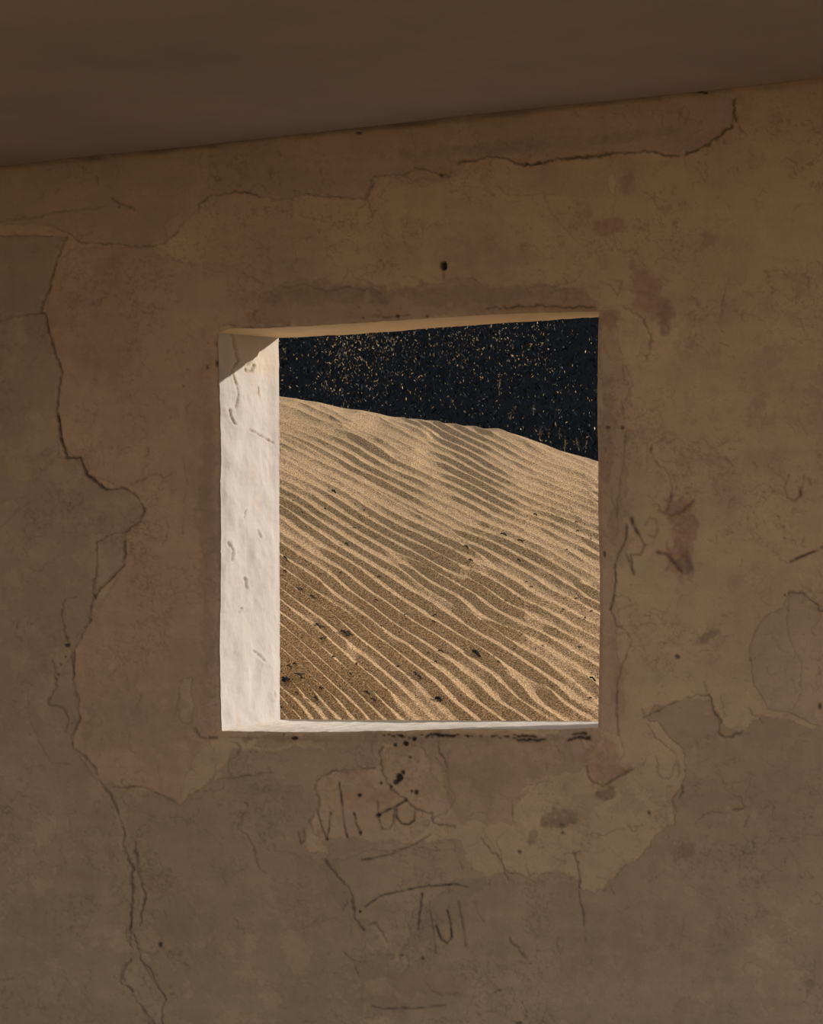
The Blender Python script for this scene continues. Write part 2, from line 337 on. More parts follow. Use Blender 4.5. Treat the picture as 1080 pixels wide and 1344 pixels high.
# dirt and rust stains with a shape of their own
for a in [(800, 296, 34, 12, RED, .45, 1), (850, 385, 22, 48, RED, .5, 2, -.5), (872, 420, 14, 26, PLUM, .45, 3, -.3), (930, 316, 12, 14, RED, .4, 4), (822, 240, 14, 22, PLUM, .35, 5),
          (893, 700, 24, 58, RED * .9, .6, 6, .0), (898, 738, 18, 22, PLUM, .6, 7), (815, 700, 16, 40, PLUM, .3, 8), (795, 560, 12, 80, PLUM, .35, 9), (800, 420, 18, 14, RED, .5, 10),
          (925, 836, 26, 7, PLUM, .55, 11, -.45), (812, 900, 10, 60, RED, .35, 12), (790, 1000, 32, 34, RED, .45, 13), (735, 1075, 26, 18, UMBER * .6, .6, 14), (700, 1098, 8, 16, UMBER * .7, .5, 15),
          (795, 1042, 14, 9, PLUM, .6, 16), (640, 1010, 60, 34, UMBER, .35, 17), (440, 385, 120, 14, PLUM, .28, 18, -.05), (620, 388, 140, 14, PLUM, .28, 19, -.04), (272, 700, 12, 240, UMBER, .5, 20),
          (260, 560, 18, 150, UMBER, .25, 21), (180, 950, 90, 45, UMBER, .35, 22), (160, 915, 50, 60, UMBER, .25, 23), (470, 1040, 34, 30, RED, .3, 24), (500, 1050, 20, 16, RED, .4, 25), (590, 1080, 26, 20, PINK, .4, 26),
          (540, 968, 240, 7, UMBER * .8, .45, 27), (700, 190, 200, 10, PLUM, .25, 28, -.08), (890, 190, 40, 14, PINK * .8, .4, 29), (550, 1300, 70, 30, UMBER, .35, 30), (505, 1320, 40, 22, PLUM, .25, 31),
          (900, 1115, 18, 12, UMBER * .75, .5, 32), (860, 1230, 90, 60, UMBER, .22, 33), (400, 1180, 60, 50, UMBER, .3, 34), (610, 985, 30, 16, PINK * 1.1, .3, 35), (1065, 1290, 8, 6, UMBER * .6, .5, 36), (540, 135, 330, 14, GREY, .2, 37, -.1),
          (1050, 640, 30, 60, PINK, .25, 38), (985, 590, 60, 80, UMBER, .12, 39), (90, 820, 50, 90, UMBER, .2, 40), (70, 1010, 60, 70, UMBER, .15, 41), (560, 230, 80, 16, UMBER, .25, 42, -.1), (620, 340, 90, 30, UMBER, .25, 43), (130, 430, 60, 90, RED, .14, 44)]:
    ang = a[7] if len(a) > 7 else 0
    stain(a[0], a[1], a[2], a[3], a[4], a[5], a[6], ang)

# cracks
crack(long_crack[:21], 1.0, .6, .003, .3, broken=.15)
crack(long_crack[20:], .9, .5, .0025, .3, broken=.35)
crack(long_crack[10:16], 1.5, .55, .003, .3, broken=.1)
for pts, w, dk in [
    ([(0, 420), (30, 415), (58, 413)], .8, .5), ([(76, 545), (76, 600), (88, 600)], .6, .45), ([(170, 637), (190, 628), (205, 622), (215, 628), (225, 620)], .7, .45), ([(128, 712), (150, 700), (170, 690)], .7, .4),
    ([(128, 712), (130, 745), (123, 770), (125, 785)], .9, .55), ([(100, 785), (85, 788), (82, 810), (88, 835), (92, 848)], 1.0, .6), ([(70, 865), (72, 885), (75, 900), (65, 922), (85, 930), (90, 945), (88, 960)], .9, .5),
    ([(38, 905), (37, 930), (45, 960), (60, 990), (68, 1002), (95, 1005)], .6, .35), ([(150, 1034), (190, 1032), (200, 1040), (220, 1046), (238, 1058)], .9, .4), ([(178, 1105), (180, 1144), (190, 1177), (185, 1199), (185, 1214)], 1.0, .6),
    ([(176, 1222), (183, 1249), (185, 1260), (200, 1277), (218, 1310), (213, 1322), (215, 1350)], 1.0, .6), ([(184, 1246), (203, 1254), (210, 1246)], .7, .45), ([(0, 1285), (20, 1284)], .7, .35),
    ([(0, 290), (40, 285), (90, 278), (140, 272)], .9, .35), ([(148, 263), (160, 270), (178, 276)], 1.1, .6), ([(129, 232), (130, 243)], .7, .4), (band_low[3:12], .7, .4), ([(260, 278), (262, 268), (275, 258)], .9, .5), (band_low[13:19], .8, .35), (band_low[19:29], 1.1, .55),
    ([(965, 128), (962, 140), (964, 160)], 1.3, .75), ([(960, 168), (935, 185), (900, 204)], .9, .6), ([(690, 216), (740, 210), (790, 204), (830, 200)], 1.0, .55),
    ([(500, 232), (485, 245), (481, 262), (492, 285), (478, 300)], .8, .45), ([(540, 165), (548, 210)], .5, .25), ([(652, 245), (668, 258), (692, 256), (714, 254), (722, 275), (732, 290)], .7, .35),
    ([(595, 224), (588, 234), (580, 232)], .9, .5), ([(370, 378), (400, 374), (430, 382), (460, 375), (500, 385)], .8, .35), ([(785, 368), (800, 375), (810, 388), (815, 372), (798, 365)], .9, .35),
    ([(952, 378), (950, 392), (948, 400)], 1.2, .55), ([(948, 405), (946, 420)], 1.3, .35), ([(818, 403), (842, 418), (853, 440), (853, 462)], .9, .4), ([(840, 425), (848, 415)], .8, .3), ([(817, 480), (816, 490), (826, 510), (820, 530)], .7, .35),
    ([(817, 531), (817, 545)], 1.0, .6), ([(820, 570), (818, 600), (812, 640), (808, 680)], 1.0, .4), ([(800, 640), (806, 670), (796, 690)], .9, .35), ([(860, 605), (878, 620), (882, 650), (880, 662)], .9, .35),
    ([(851, 650), (865, 668)], .8, .3), ([(800, 799), (806, 822), (822, 826), (830, 840), (820, 862), (810, 890), (808, 940), (812, 965)], 1.0, .45), ([(808, 822), (840, 820), (860, 818)], .7, .3),
    ([(1035, 778), (1055, 778), (1072, 790), (1076, 802), (1085, 800)], 1.1, .55), ([(1050, 766), (1065, 775), (1080, 780)], .7, .3), ([(1037, 780), (1033, 820), (1040, 845), (1052, 870), (1052, 910), (1040, 930)], .7, .32),
    ([(1003, 810), (1030, 797)], .6, .25), ([(843, 930), (850, 940), (862, 936), (885, 920), (915, 912), (930, 912)], .9, .5), ([(930, 912), (937, 930), (945, 945), (943, 960), (955, 968), (975, 962)], 1.3, .65),
    ([(945, 912), (948, 935), (955, 940)], .7, .3), ([(982, 930), (990, 940), (1002, 950)], .8, .4), ([(985, 938), (1010, 942), (1040, 935)], .6, .3), ([(850, 950), (860, 970), (868, 975), (885, 990)], .9, .4),
    ([(862, 992), (864, 1018), (878, 1022), (884, 1005), (886, 1000)], .8, .4), ([(888, 1000), (890, 1015)], 1.0, .45), ([(893, 1030), (898, 1038), (893, 1046)], 1.2, .55), ([(882, 1050), (884, 1075)], .6, .3),
    ([(962, 1062), (977, 1061)], 1.2, .55), ([(984, 1068), (977, 1085)], .9, .45), ([(918, 1075), (930, 1067), (950, 1068)], .8, .45), ([(966, 1045), (975, 1050), (978, 1060)], .7, .4), ([(1005, 1050), (1018, 1060), (1012, 1070)], .8, .35),
    ([(630, 1100), (645, 1120), (656, 1128), (666, 1155), (675, 1157)], 1.0, .55), ([(690, 1133), (696, 1150)], .8, .35), ([(727, 1125), (742, 1131)], .8, .45), ([(751, 1118), (758, 1135), (761, 1165)], 1.2, .6), ([(761, 1170), (764, 1195), (766, 1215)], 1.2, .6), ([(767, 1220), (768, 1240)], .7, .3),
    ([(790, 1168), (800, 1163), (803, 1173)], .8, .4), ([(670, 1232), (678, 1245), (688, 1258)], 1.2, .5), ([(733, 1230), (731, 1240), (736, 1252)], .8, .4), ([(686, 1315), (692, 1335)], .9, .45), ([(622, 1180), (628, 1200), (637, 1212)], .7, .3),
    ([(303, 975), (315, 980), (310, 992), (300, 1000), (298, 1012), (304, 1022), (340, 1017), (358, 1013)], .9, .45), ([(320, 1052), (325, 1058), (320, 1068), (313, 1088), (330, 1100), (335, 1120), (340, 1138), (350, 1145)], .9, .4),
    ([(413, 1032), (422, 1020), (435, 1015), (445, 1012), (490, 1008)], .9, .45), ([(413, 1032), (418, 1055), (407, 1080), (412, 1095), (422, 1100)], 1.0, .5), ([(502, 980), (496, 990), (500, 1008), (510, 1030), (525, 1048), (533, 1050), (545, 1062), (565, 1068), (570, 1082), (598, 1086)], 1.2, .62),
    ([(575, 975), (576, 986), (582, 998), (584, 1010)], 1.0, .6), ([(425, 1130), (445, 1152), (460, 1165), (463, 1175), (468, 1200), (475, 1215), (480, 1220)], 1.2, .6), ([(460, 1180), (452, 1195)], .8, .4), ([(487, 1215), (495, 1212), (503, 1222), (508, 1235)], 1.0, .5),
    ([(453, 1248), (465, 1262), (470, 1278)], 1.0, .5), ([(528, 1278), (535, 1268), (537, 1252)], .8, .4), ([(565, 1300), (580, 1306), (600, 1303)], .8, .35), ([(410, 1128), (380, 1120), (360, 1115)], .6, .25),
    ([(380, 1040), (360, 1038)], .7, .3), ([(604, 1130), (606, 1140)], 1.0, .5), ([(618, 1128), (618, 1142)], .8, .3), ([(100, 835), (118, 815), (115, 800)], .7, .4), ([(92, 850), (97, 880), (96, 900)], .7, .4), ([(195, 840), (198, 832)], .7, .3), ([(178, 930), (186, 915)], .9, .3), ([(142, 888), (155, 875)], .9, .3),
    ([(240, 600), (245, 640), (240, 700)], .7, .25), ([(236, 470), (240, 500)], .6, .2), ([(186, 755), (194, 758), (194, 772)], .8, .35), ([(255, 955), (262, 968), (285, 969)], 1.2, .55), ([(238, 895), (232, 925), (238, 948)], .7, .3), ([(810, 950), (818, 990), (812, 1000)], .9, .35),
    ([(770, 1006), (775, 1025), (790, 1032), (812, 1018), (830, 1010)], 1.5, .5), ([(0, 660), (15, 655), (40, 650)], .6, .2), ([(0, 695), (20, 675), (40, 658)], .6, .25)]:
    crack(pts, w, dk, .002 * w, .4)
# fine craze, random short hairlines over the whole wall
rr = random.Random(5)
for _ in range(320):
    x = rr.uniform(-60, 1140); y = rr.uniform(180, 1400)
    if 270 < x < 800 and 400 < y < 970: continue
    a = rr.uniform(0, 6.28); pts = [(x, y)]
    for j in range(rr.randint(2, 5)):
        a += rr.gauss(0, .6); pts.append((pts[-1][0] + 7 * math.cos(a), pts[-1][1] + 7 * math.sin(a)))
    crack(pts, rr.uniform(.45, .8), rr.uniform(.12, .32), .001, .5)
for _ in range(500):
    x = rr.uniform(-60, 1140); y = rr.uniform(180, 1400)
    spot(x, y, rr.choice([.4, .5, .6, .9]), .001, rr.uniform(.15, .45))
# holes, chips
spot(582, 349, 4.6, .012, .97, 1.15)
spot(582, 362, 2.0, .001, .35, 2)
for (x, y, r, d, a) in [(89, 847, 3.6, .85, .8), (86, 862, 1.6, .6, 1), (80, 872, 1.8, .5, 1.3), (77, 885, 2, .5, 1.2), (211, 1240, 3.0, .8, 1.4), (387, 969, 4.6, .95, .6), (523, 1021, 5.2, .95, 1.2), (518, 1027, 4, .9, 1), (528, 1014, 3, .9, 1.2), (499, 1028, 2.2, .85, 1), (471, 1044, 3.2, .9, 1), (545, 1040, 3.2, .9, 1.2), (539, 1039, 1.8, .9, 1.2), (496, 1070, 3.6, .9, .8),
                     (537, 994, 2.2, .8, .8), (532, 976, 4, .95, 1), (518, 978, 3, .9, 1), (543, 970, 3, .9, 1), (464, 1069, 1.8, .85, 1), (472, 1093, 2.6, .85, 1), (512, 1033, 2.2, .8, 1), (428, 1102, 2, .8, 1), (473, 1196, 2.2, .85, 1), (528, 1254, 1.8, .7, 1), (555, 1258, 2.4, .55, 1), (888, 862, 3.4, .7, 1),
                     (852, 1067, 2.6, .7, 1.2), (682, 1118, 3, .6, .8), (738, 1093, 2.2, .6, 1), (737, 1085, 4, .35, 1.2), (692, 215, 2.4, .8, .7), (579, 230, 2.2, .7, 1), (797, 586 - 25, 3, .7, .8), (816, 561, 3, .75, .9), (793, 727, 2.2, .7, 2), (372, 964, 2, .8, .6), (1076, 927, 2.5, .7, 2), (560, 415, 2, .8, 1), (522, 415, 3, .9, .8), (476, 417, 1.6, .7, 1), (284, 452, 1.6, .6, 2), (284, 477, 1.8, .8, 2.6), (272, 482, 1.3, .7, 2), (273, 450, 1.1, .6, 1),
                     (854, 590, 2.2, .5, 1.8), (1028, 692, 1.5, .5, 1), (1029, 706, 1.4, .6, 1), (1021, 678, 1.6, .45, 1), (1030, 781, 1.6, .6, 1), (919, 120, 5.5, .95, .38), (926, 122, 4, .95, .4), (472, 175, 4.5, .8, .45), (157, 272, 2, .5, .6), (655, 1300, 5, .45, .3), (681, 1343, 5, .6, .5), (241, 507, 1.3, .7, 1)]:
    spot(x, y, r * .85, .0035, d, a)
for x in range(505, 700, 5):
    q = rr.random()
    if q < .72: spot(x + rr.uniform(-2, 2), 966 + rr.uniform(-2, 3), rr.uniform(1.2, 3.2), .003, rr.uniform(.6, .95), .6)
for (x0_, x1_, y_) in [(562, 598, 966), (676, 715, 971), (745, 772, 971), (680, 702, 965), (750, 768, 965)]:
    crack([(x0_, y_), ((x0_ + x1_) / 2, y_ + .8), (x1_, y_ - .5)], 1.7, .95, .003, .6, broken=.25, tint=(.015, .015, .018))
crack([(640, 404), (700, 402), (780, 403)], 1.2, .7, .003, .4); crack([(505, 416), (535, 413)], 1.1, .6, .002, .4); crack([(300, 428), (345, 430), (380, 427)], 1.0, .5, .002, .4)
# lighter chips
patch([(799, 229), (805, 226), (808, 240), (804, 254), (800, 250)], .002, PALE * 1.1, .7, rag=.3)
patch([(108, 310), (120, 306), (135, 318), (112, 322)], .001, OCHRE, .4, rag=.6)
# scrawls drawn on the plaster
INK = (.03, .027, .032); BRN = (.10, .05, .045)
for pts, w, dk, t_ in [
    ([(445, 1028), (448, 1050), (450, 1075), (455, 1100)], 1.5, .75, INK), ([(416, 1064), (422, 1085), (428, 1102), (432, 1085), (433, 1066)], 1.2, .7, INK), ([(464, 1068), (467, 1080), (473, 1096)], 1.5, .7, INK),
    ([(495, 1052), (496, 1075), (501, 1088), (509, 1089), (515, 1080), (516, 1062)], 1.3, .6, INK), ([(493, 1070), (506, 1064), (520, 1057), (533, 1050)], 1.7, .8, INK), ([(519, 1062), (519, 1072), (526, 1081), (535, 1082), (543, 1077), (544, 1066)], 1.6, .8, INK),
    ([(392, 1092), (396, 1107), (401, 1102), (400, 1088)], 1.5, .6, PLUM * .5), ([(484, 1127), (510, 1122), (545, 1107), (565, 1095)], 1.2, .5, INK), ([(474, 1129), (486, 1127)], 1.6, .7, INK),
    ([(480, 1190), (500, 1176), (527, 1169), (560, 1163), (600, 1161), (614, 1164)], 1.3, .75, INK), ([(554, 1172), (552, 1195), (550, 1220)], 1.4, .75, INK), ([(566, 1195), (570, 1225), (573, 1250)], 1.3, .45, INK), ([(573, 1215), (580, 1232), (588, 1238), (593, 1230), (592, 1212), (588, 1195)], 1.6, .8, INK),
    ([(602, 1183), (607, 1212), (612, 1242)], 1.7, .5, PLUM * .5), ([(490, 1320), (505, 1323), (540, 1323), (585, 1319)], 1.4, .6, INK),
    ([(823, 688), (821, 707), (812, 727), (806, 746), (809, 762), (805, 785), (801, 799)], 1.7, .65, INK), ([(829, 681), (836, 699)], 2.6, .75, INK), ([(836, 699), (845, 716), (840, 729), (827, 727), (831, 752)], 1.4, .5, INK), ([(822, 728), (832, 753)], 1.8, .45, INK),
    ([(846, 690), (852, 680), (860, 682), (863, 695), (858, 706), (850, 702)], 1.3, .4, PLUM * .6), ([(1036, 622), (1030, 640), (1033, 653), (1041, 658), (1049, 651), (1053, 638), (1055, 626)], 1.2, .5, BRN), ([(1050, 640), (1051, 650)], 2.4, .5, BRN), ([(1061, 628), (1063, 636)], 1.8, .4, BRN),
    ([(1038, 737), (1050, 732), (1073, 722)], 1.9, .9, (.05, .03, .03)), ([(1077, 719), (1086, 716)], 1.8, .9, (.05, .03, .03)), ([(988, 606), (993, 612), (990, 618)], 1.2, .35, BRN), ([(952, 600), (962, 612)], 1.5, .45, BRN),
    ([(865, 670), (880, 677), (895, 672), (910, 657)], 2.4, .6, PLUM * .7), ([(876, 668), (882, 650)], 2.6, .5, PLUM * .7), ([(862, 725), (875, 728), (886, 742), (893, 750)], 2.8, .7, PLUM * .6), ([(903, 738), (906, 745)], 2.8, .6, PLUM * .6),
    ([(1055, 704), (1052, 716), (1058, 718)], 1.0, .35, BRN), ([(855, 585), (854, 594)], 1.6, .4, BRN), ([(886, 586), (887, 594)], 1.2, .3, BRN)]:
    stroke(pts, w, dk, t_)
jy = gyf - (220.5 - .1074 * gxf)          # shadow line of the ceiling joint, painted unevenly into the wall colour
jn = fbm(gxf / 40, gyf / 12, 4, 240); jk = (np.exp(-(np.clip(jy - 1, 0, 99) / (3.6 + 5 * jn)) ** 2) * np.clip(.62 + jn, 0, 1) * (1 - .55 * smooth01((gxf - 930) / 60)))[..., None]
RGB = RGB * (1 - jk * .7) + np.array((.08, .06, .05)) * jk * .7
RGB = np.clip(RGB, .008, .8)

def sample(A, px, py):
    u = np.clip(px - X0, 0, X1 - X0 - 1.001); v = np.clip(py - Y0, 0, Y1 - Y0 - 1.001)
    i = u.astype(int); j = v.astype(int); fu = u - i; fv = v - j
    if A.ndim == 3: fu = fu[..., None]; fv = fv[..., None]
    return (A[j, i] * (1 - fu) + A[j, i + 1] * fu) * (1 - fv) + (A[j + 1, i] * (1 - fu) + A[j + 1, i + 1] * fu) * fv

# opening outline
EL = np.array([(285, 300), (285, 437), (286, 470), (287, 520), (289, 600), (288, 640), (289, 700), (288, 800), (287, 850), (289, 930), (290, 961), (290, 1100)], float)
ER = np.array([(785, 300), (785, 409), (783, 480), (782.5, 550), (784, 605), (784, 680), (786, 760), (786, 830), (785, 900), (784, 956), (784, 1100)], float)
ET = np.array([(150, 440), (284, 438), (301, 431), (361, 430), (414, 427), (530, 420), (642, 412.5), (785, 408.5), (900, 402)], float)
EB = np.array([(150, 960), (289, 960), (414, 961), (530, 959), (642, 956.5), (720, 957), (785, 955.5), (900, 955)], float)
BT = np.array([(150, 455), (365, 443.5), (438, 440.5), (530, 434.5), (640, 426), (784, 416.5), (900, 410)], float)   # outer edge of the lintel
BB = np.array([(150, 944), (367, 944), (390, 946), (530, 948.2), (705, 947), (784, 947), (900, 947)], float)         # outer edge of the sill
def fL(y): return np.interp(y, EL[:, 1], EL[:, 0]) + 1.4 * fbm(y / 14, y * 0 + 3, 3, 80)
def fR(y): return np.interp(y, ER[:, 1], ER[:, 0]) + 1.3 * fbm(y / 16, y * 0 + 8, 3, 81)
def fT(x): return np.interp(x, ET[:, 0], ET[:, 1]) + 1.6 * fbm(x / 16, x * 0 + 5, 3, 82)
def fB(x): return np.interp(x, EB[:, 0], EB[:, 1]) + 2.2 * fbm(x / 16, x * 0 + 9, 3, 83)

NL, NW, NRt = 240, 346, 250          # columns left of, across and right of the opening
s_in = np.concatenate([np.linspace(-65, 287, NL + 1), np.linspace(287, 784, NW + 1)[1:], np.linspace(784, 1145, NRt + 1)[1:]])
t_in = np.concatenate([np.linspace(60, 424, 250), np.linspace(424, 958, 371)[1:], np.linspace(958, 1409, 301)[1:]])
s_all = np.concatenate([[-3200, -1800, -900, -400, -180], s_in, [1260, 1500, 2000, 2800, 3560]])
t_all = np.concatenate([[-500, -200, -50], t_in, [1440, 1520, 1680]])
S, Tt = np.meshgrid(s_all, t_all)
def warp(S, Tt):
    px = S.copy(); py = Tt.copy()
    xl = fL(Tt.clip(300, 1100)); xr = fR(Tt.clip(300, 1100)); yt = fT(S.clip(150, 900)); yb = fB(S.clip(150, 900))
    def ramp(v, a, b, c, d):     # weight of the edge displacement, 1 at the edge, fading away from it
        return smooth01((v - a) / (b - a)) * (1 - smooth01((v - c) / (d - c)))
    wL = np.clip(1 - np.abs(S - 287) / 120, 0, 1); wR = np.clip(1 - np.abs(S - 784) / 120, 0, 1)
    wT = np.clip(1 - np.abs(Tt - 424) / 100, 0, 1); wB = np.clip(1 - np.abs(Tt - 958) / 100, 0, 1)
    fv = ramp(Tt, 250, 400, 985, 1100); fh = ramp(S, 180, 280, 790, 890)
    px = px + (wL * (xl - 287) + wR * (xr - 784)) * fv
    py = py + (wT * (yt - 424) + wB * (yb - 958)) * fh
    return px, py
PX, PY = warp(S, Tt)
Pw = on_plane(PX.ravel(), PY.ravel()).reshape(PX.shape + (3,))
Hh = sample(HGT, PX, PY)
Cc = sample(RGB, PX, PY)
# beyond the charted field the plaster is plain
ow = np.maximum(np.maximum(X0 + 5 - PX, PX - (X1 - 5)), np.maximum(Y0 + 5 - PY, PY - (Y1 - 5))); ow = smooth01((ow + 55) / 60)
plain = np.array(GREY * .5 + OCHRE * .5) * .92
plain = np.where((PX > 540)[..., None], OCHRE * .5 + GREY * .45, GREY * .95) * (1 + .2 * fbm(PX / 400, PY / 400, 2, 260))[..., None]
Cc = Cc * (1 - ow[..., None]) + plain * ow[..., None]; Hh = Hh * (1 - ow)
# fade relief at the arris so the wall meets the reveals, and round it
dL = np.maximum(287 - S, 0); dR = np.maximum(S - 784, 0); dT = np.maximum(424 - Tt, 0); dB = np.maximum(Tt - 958, 0)
dist = np.hypot(np.maximum(dL, dR), np.maximum(dT, dB))
fd = smooth01(dist / 14); Hh = Hh * fd
Hh = Hh - .006 * np.exp(-(dist / 3.0) ** 2)
Pw[..., 1] = -Hh                     # relief stands towards the room (-y)
Pw[..., 2] = np.clip(Pw[..., 2], 0.0, 3.1)
quad = quads(len(t_all), len(s_all))
sc_c = (S[:-1, :-1] + S[1:, 1:]) / 2; tc_c = (Tt[:-1, :-1] + Tt[1:, 1:]) / 2
inside = ((sc_c > 287) & (sc_c < 784) & (tc_c > 424) & (tc_c < 958)).ravel()
pxc = (PX[:-1, :-1] + PX[1:, 1:]) / 2; pyc = (PY[:-1, :-1] + PY[1:, 1:]) / 2
rid = RID[np.clip((pyc - Y0).astype(int), 0, Y1 - Y0 - 1), np.clip((pxc - X0).astype(int), 0, X1 - X0 - 1)].ravel()
def sub_mesh(name, mask, parent=None):
    q = quad[mask]; u, inv = np.unique(q, return_inverse=True)
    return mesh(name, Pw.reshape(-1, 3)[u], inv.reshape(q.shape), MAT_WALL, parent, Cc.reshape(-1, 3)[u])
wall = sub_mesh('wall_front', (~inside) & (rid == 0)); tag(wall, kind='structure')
for r in range(1, 17):
    mk = (~inside) & (rid == r)
    if mk.sum() > 50: sub_mesh('plaster_patch', mk, wall)

# outer face of the wall, with the opening
def frame_quads(outer, inner):
    V = list(outer) + list(inner); return V, [(i, (i + 1) % 4, 4 + (i + 1) % 4, 4 + i) for i in range(4)]
ol = on_plane([365, 858, 862, 367], [443.5, 410, 947, 944], T)
Vo, Fo = frame_quads([(-8, T, 3.1), (4.2, T, 3.1), (4.2, T, -.3), (-8, T, -.3)], ol.tolist())
o = mesh('outer_face', Vo, Fo, MAT_OUT, wall, smooth=False)

# ------------------------------------------------------------------ window reveals
window = empty('window_1', tuple(on_plane([536], [690], T / 2)[0])); tag(window, kind='structure')
WL = Matrix.Translation(window.location)
def reveal(name, front, back, n_long, n_deep, relief, tintf):
    """ruled surface from the arris in the room (front) to the outer arris (back) plus relief along its normal"""
    f = np.array(front); b = np.array(back)
    a = np.linspace(0, 1, n_deep)[None, :, None]
    P = f[:, None, :] * (1 - a) + b[:, None, :] * a
    du = np.gradient(P, axis=0); dv = np.gradient(P, axis=1); N = np.cross(du, dv); N /= np.linalg.norm(N, axis=-1, keepdims=True) + 1e-12
    # smooth the normal
    Nm = N.mean(axis=(0, 1)); Nm /= np.linalg.norm(Nm)
    A, B = np.meshgrid(np.linspace(0, 1, n_deep), np.linspace(0, 1, n_long))
    h = relief(A, B); edge = smooth01(A / .08) * (.12 + .88 * smooth01((1 - A) / .16)) * smooth01((1 - A) / .02) * smooth01(B / .01) * smooth01((1 - B) / .01)
    rnd = -.006 * np.exp(-(A / .02) ** 2) - .004 * np.exp(-((1 - A) / .02) ** 2)
    return P, Nm, h * edge + rnd * 0, A, B, quads(n_long, n_deep), tintf(A, B)
cen = np.array(window.location)
def lines_front(xs, ys):
    p = on_plane(xs, ys, 0.0); return p
def build_reveal(name, front, back, n_long, n_deep, relief, tintf, sign):
    P, Nm, h, A, B, q, c = reveal(name, front, back, n_long, n_deep, relief, tintf)
    to_c = cen - P.mean(axis=(0, 1))
    if Nm @ to_c < 0: Nm = -Nm
    P = P + h[..., None] * Nm
    P[:, 0, 1] += .006                                  # arris sunk to the rounded wall edge
    return mesh(name, P.reshape(-1, 3) - cen, q, MAT_WHITE, window, c.reshape(-1, 3))

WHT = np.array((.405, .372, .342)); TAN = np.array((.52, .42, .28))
def seg2(A, B, pts, asx, asy):
    best = np.full(A.shape, 1e9)
    for i in range(len(pts) - 1):
        a = np.array(pts[i], float) * (asx, asy); b = np.array(pts[i + 1], float) * (asx, asy); d = b - a
        t = np.clip(((A * asx - a[0]) * d[0] + (B * asy - a[1]) * d[1]) / (d @ d + 1e-9), 0, 1)
        best = np.minimum(best, np.hypot(A * asx - a[0] - t * d[0], B * asy - a[1] - t * d[1]))
    return best
def jp(x, y):     # photo position on the left jamb -> (depth, height) share
    return ((x - 287) / 79.0, (y - 441) / 510.0)
J_CR = [([(304, 440), (309, 455), (312, 478)], 1.6), ([(312, 478), (303, 492), (307, 512), (306, 535), (304, 545)], 1.0), ([(297, 548), (300, 560), (303, 565)], 1.2),
        ([(319, 483), (322, 492), (328, 490), (331, 483), (327, 478), (322, 482)], 1.2), ([(338, 512), (340, 522)], 1.6), ([(325, 570), (345, 575), (360, 582)], 1.1), ([(296, 716), (300, 725), (299, 738)], 1.1),
        ([(336, 700), (338, 708)], 1.8), ([(318, 762), (321, 775)], 1.6), ([(328, 855), (338, 865), (343, 872)], 1.0), ([(311, 805), (314, 800)], 1.0), ([(320, 675), (318, 683)], 1.2), ([(362, 825), (361, 840)], 1.6), ([(357, 912), (358, 920)], 1.2)]
def jamb_relief(A, B):
    x = A * .34; z = B * .8
    h = fbm(x * 6, z * 7, 3, 90) * .030 + fbm(x * 17, z * 24, 3, 91) * .0085 + fbm(x * 50, z * 70, 2, 92) * .0016
    for pts, w in J_CR:
        d = seg2(A, B, [jp(*p) for p in pts], 79, 510) + 3.4 * fbm(x * 60, z * 130, 3, 93, .7)
        h = h - .0040 * np.exp(-(np.maximum(d, 0) / (w * .8)) ** 2) + .0012 * np.exp(-((d - 3) / 2.5) ** 2)
    h = h + .004 * np.exp(-((A - .965) / .03) ** 2) * (vnoise(z * 30, z * 0, 4) + .4)
    return h
def jamb_tint(A, B):
    c = np.ones(A.shape + (3,)) * WHT
    x = A * .34; z = B * .8
    c *= (1 + .07 * fbm(x * 22, z * 14, 4, 94))[..., None]
    d = np.full(A.shape, 1e9)
    for pts, w in J_CR[:6]: d = np.minimum(d, np.maximum(0, seg2(A, B, [jp(*p) for p in pts], 79, 510) + 3.4 * fbm(x * 60, z * 130, 3, 93, .7)) / w)
    k = (.75 * np.exp(-(d / 1.1) ** 2))[..., None]; c = c * (1 - k) + np.array((.22, .15, .09)) * k
    k = (smooth01((fbm(x * 50, z * 16, 3, 95) - .17) / .1) * .22)[..., None]; c = c * (1 - k) + np.array((.45, .34, .22)) * k
    k = (smooth01((.03 - A) / .03) * (.5 + vnoise(z * 40, z * 0, 5)))[..., None] * .5; c = c * (1 - k) + TAN * .8 * k
    k = (np.exp(-((A - .985) / .02) ** 2) * smooth01(.5 + 2 * vnoise(z * 14, z * 0, 6)))[..., None] * .55; c = c * (1 - k) + np.array((.33, .25, .18)) * k
    k = (smooth01((.14 - B + .05 * fbm(x * 20, z * 20, 3, 96)) / .06))[..., None] * .38; c = c * (1 - k) + TAN * k  # tan tone of the shaded jamb head, painted into its colour
    return c
def soft_relief(seed, amp=.008):
    def f(A, B): return fbm(A * 3 + seed, B * 8, 4, seed) * amp + fbm(A * 14, B * 40, 3, seed + 1) * amp * .3
    return f
def plain_tint(base, seed):
    def f(A, B):
        c = np.ones(A.shape + (3,)) * base * (1 + .16 * fbm(A * 6, B * 26, 4, seed))[..., None]
        return c
    return f
tt = t_all[(t_all >= 423.9) & (t_all <= 958.1)]; ss = s_all[(s_all >= 286.9) & (s_all <= 784.1)]
def edge_px(s, t):
    a, b = warp(np.atleast_2d(s).astype(float), np.atleast_2d(t).astype(float)); return a.ravel(), b.ravel()
def yB_(x): return np.interp(x, BT[:, 0], BT[:, 1])
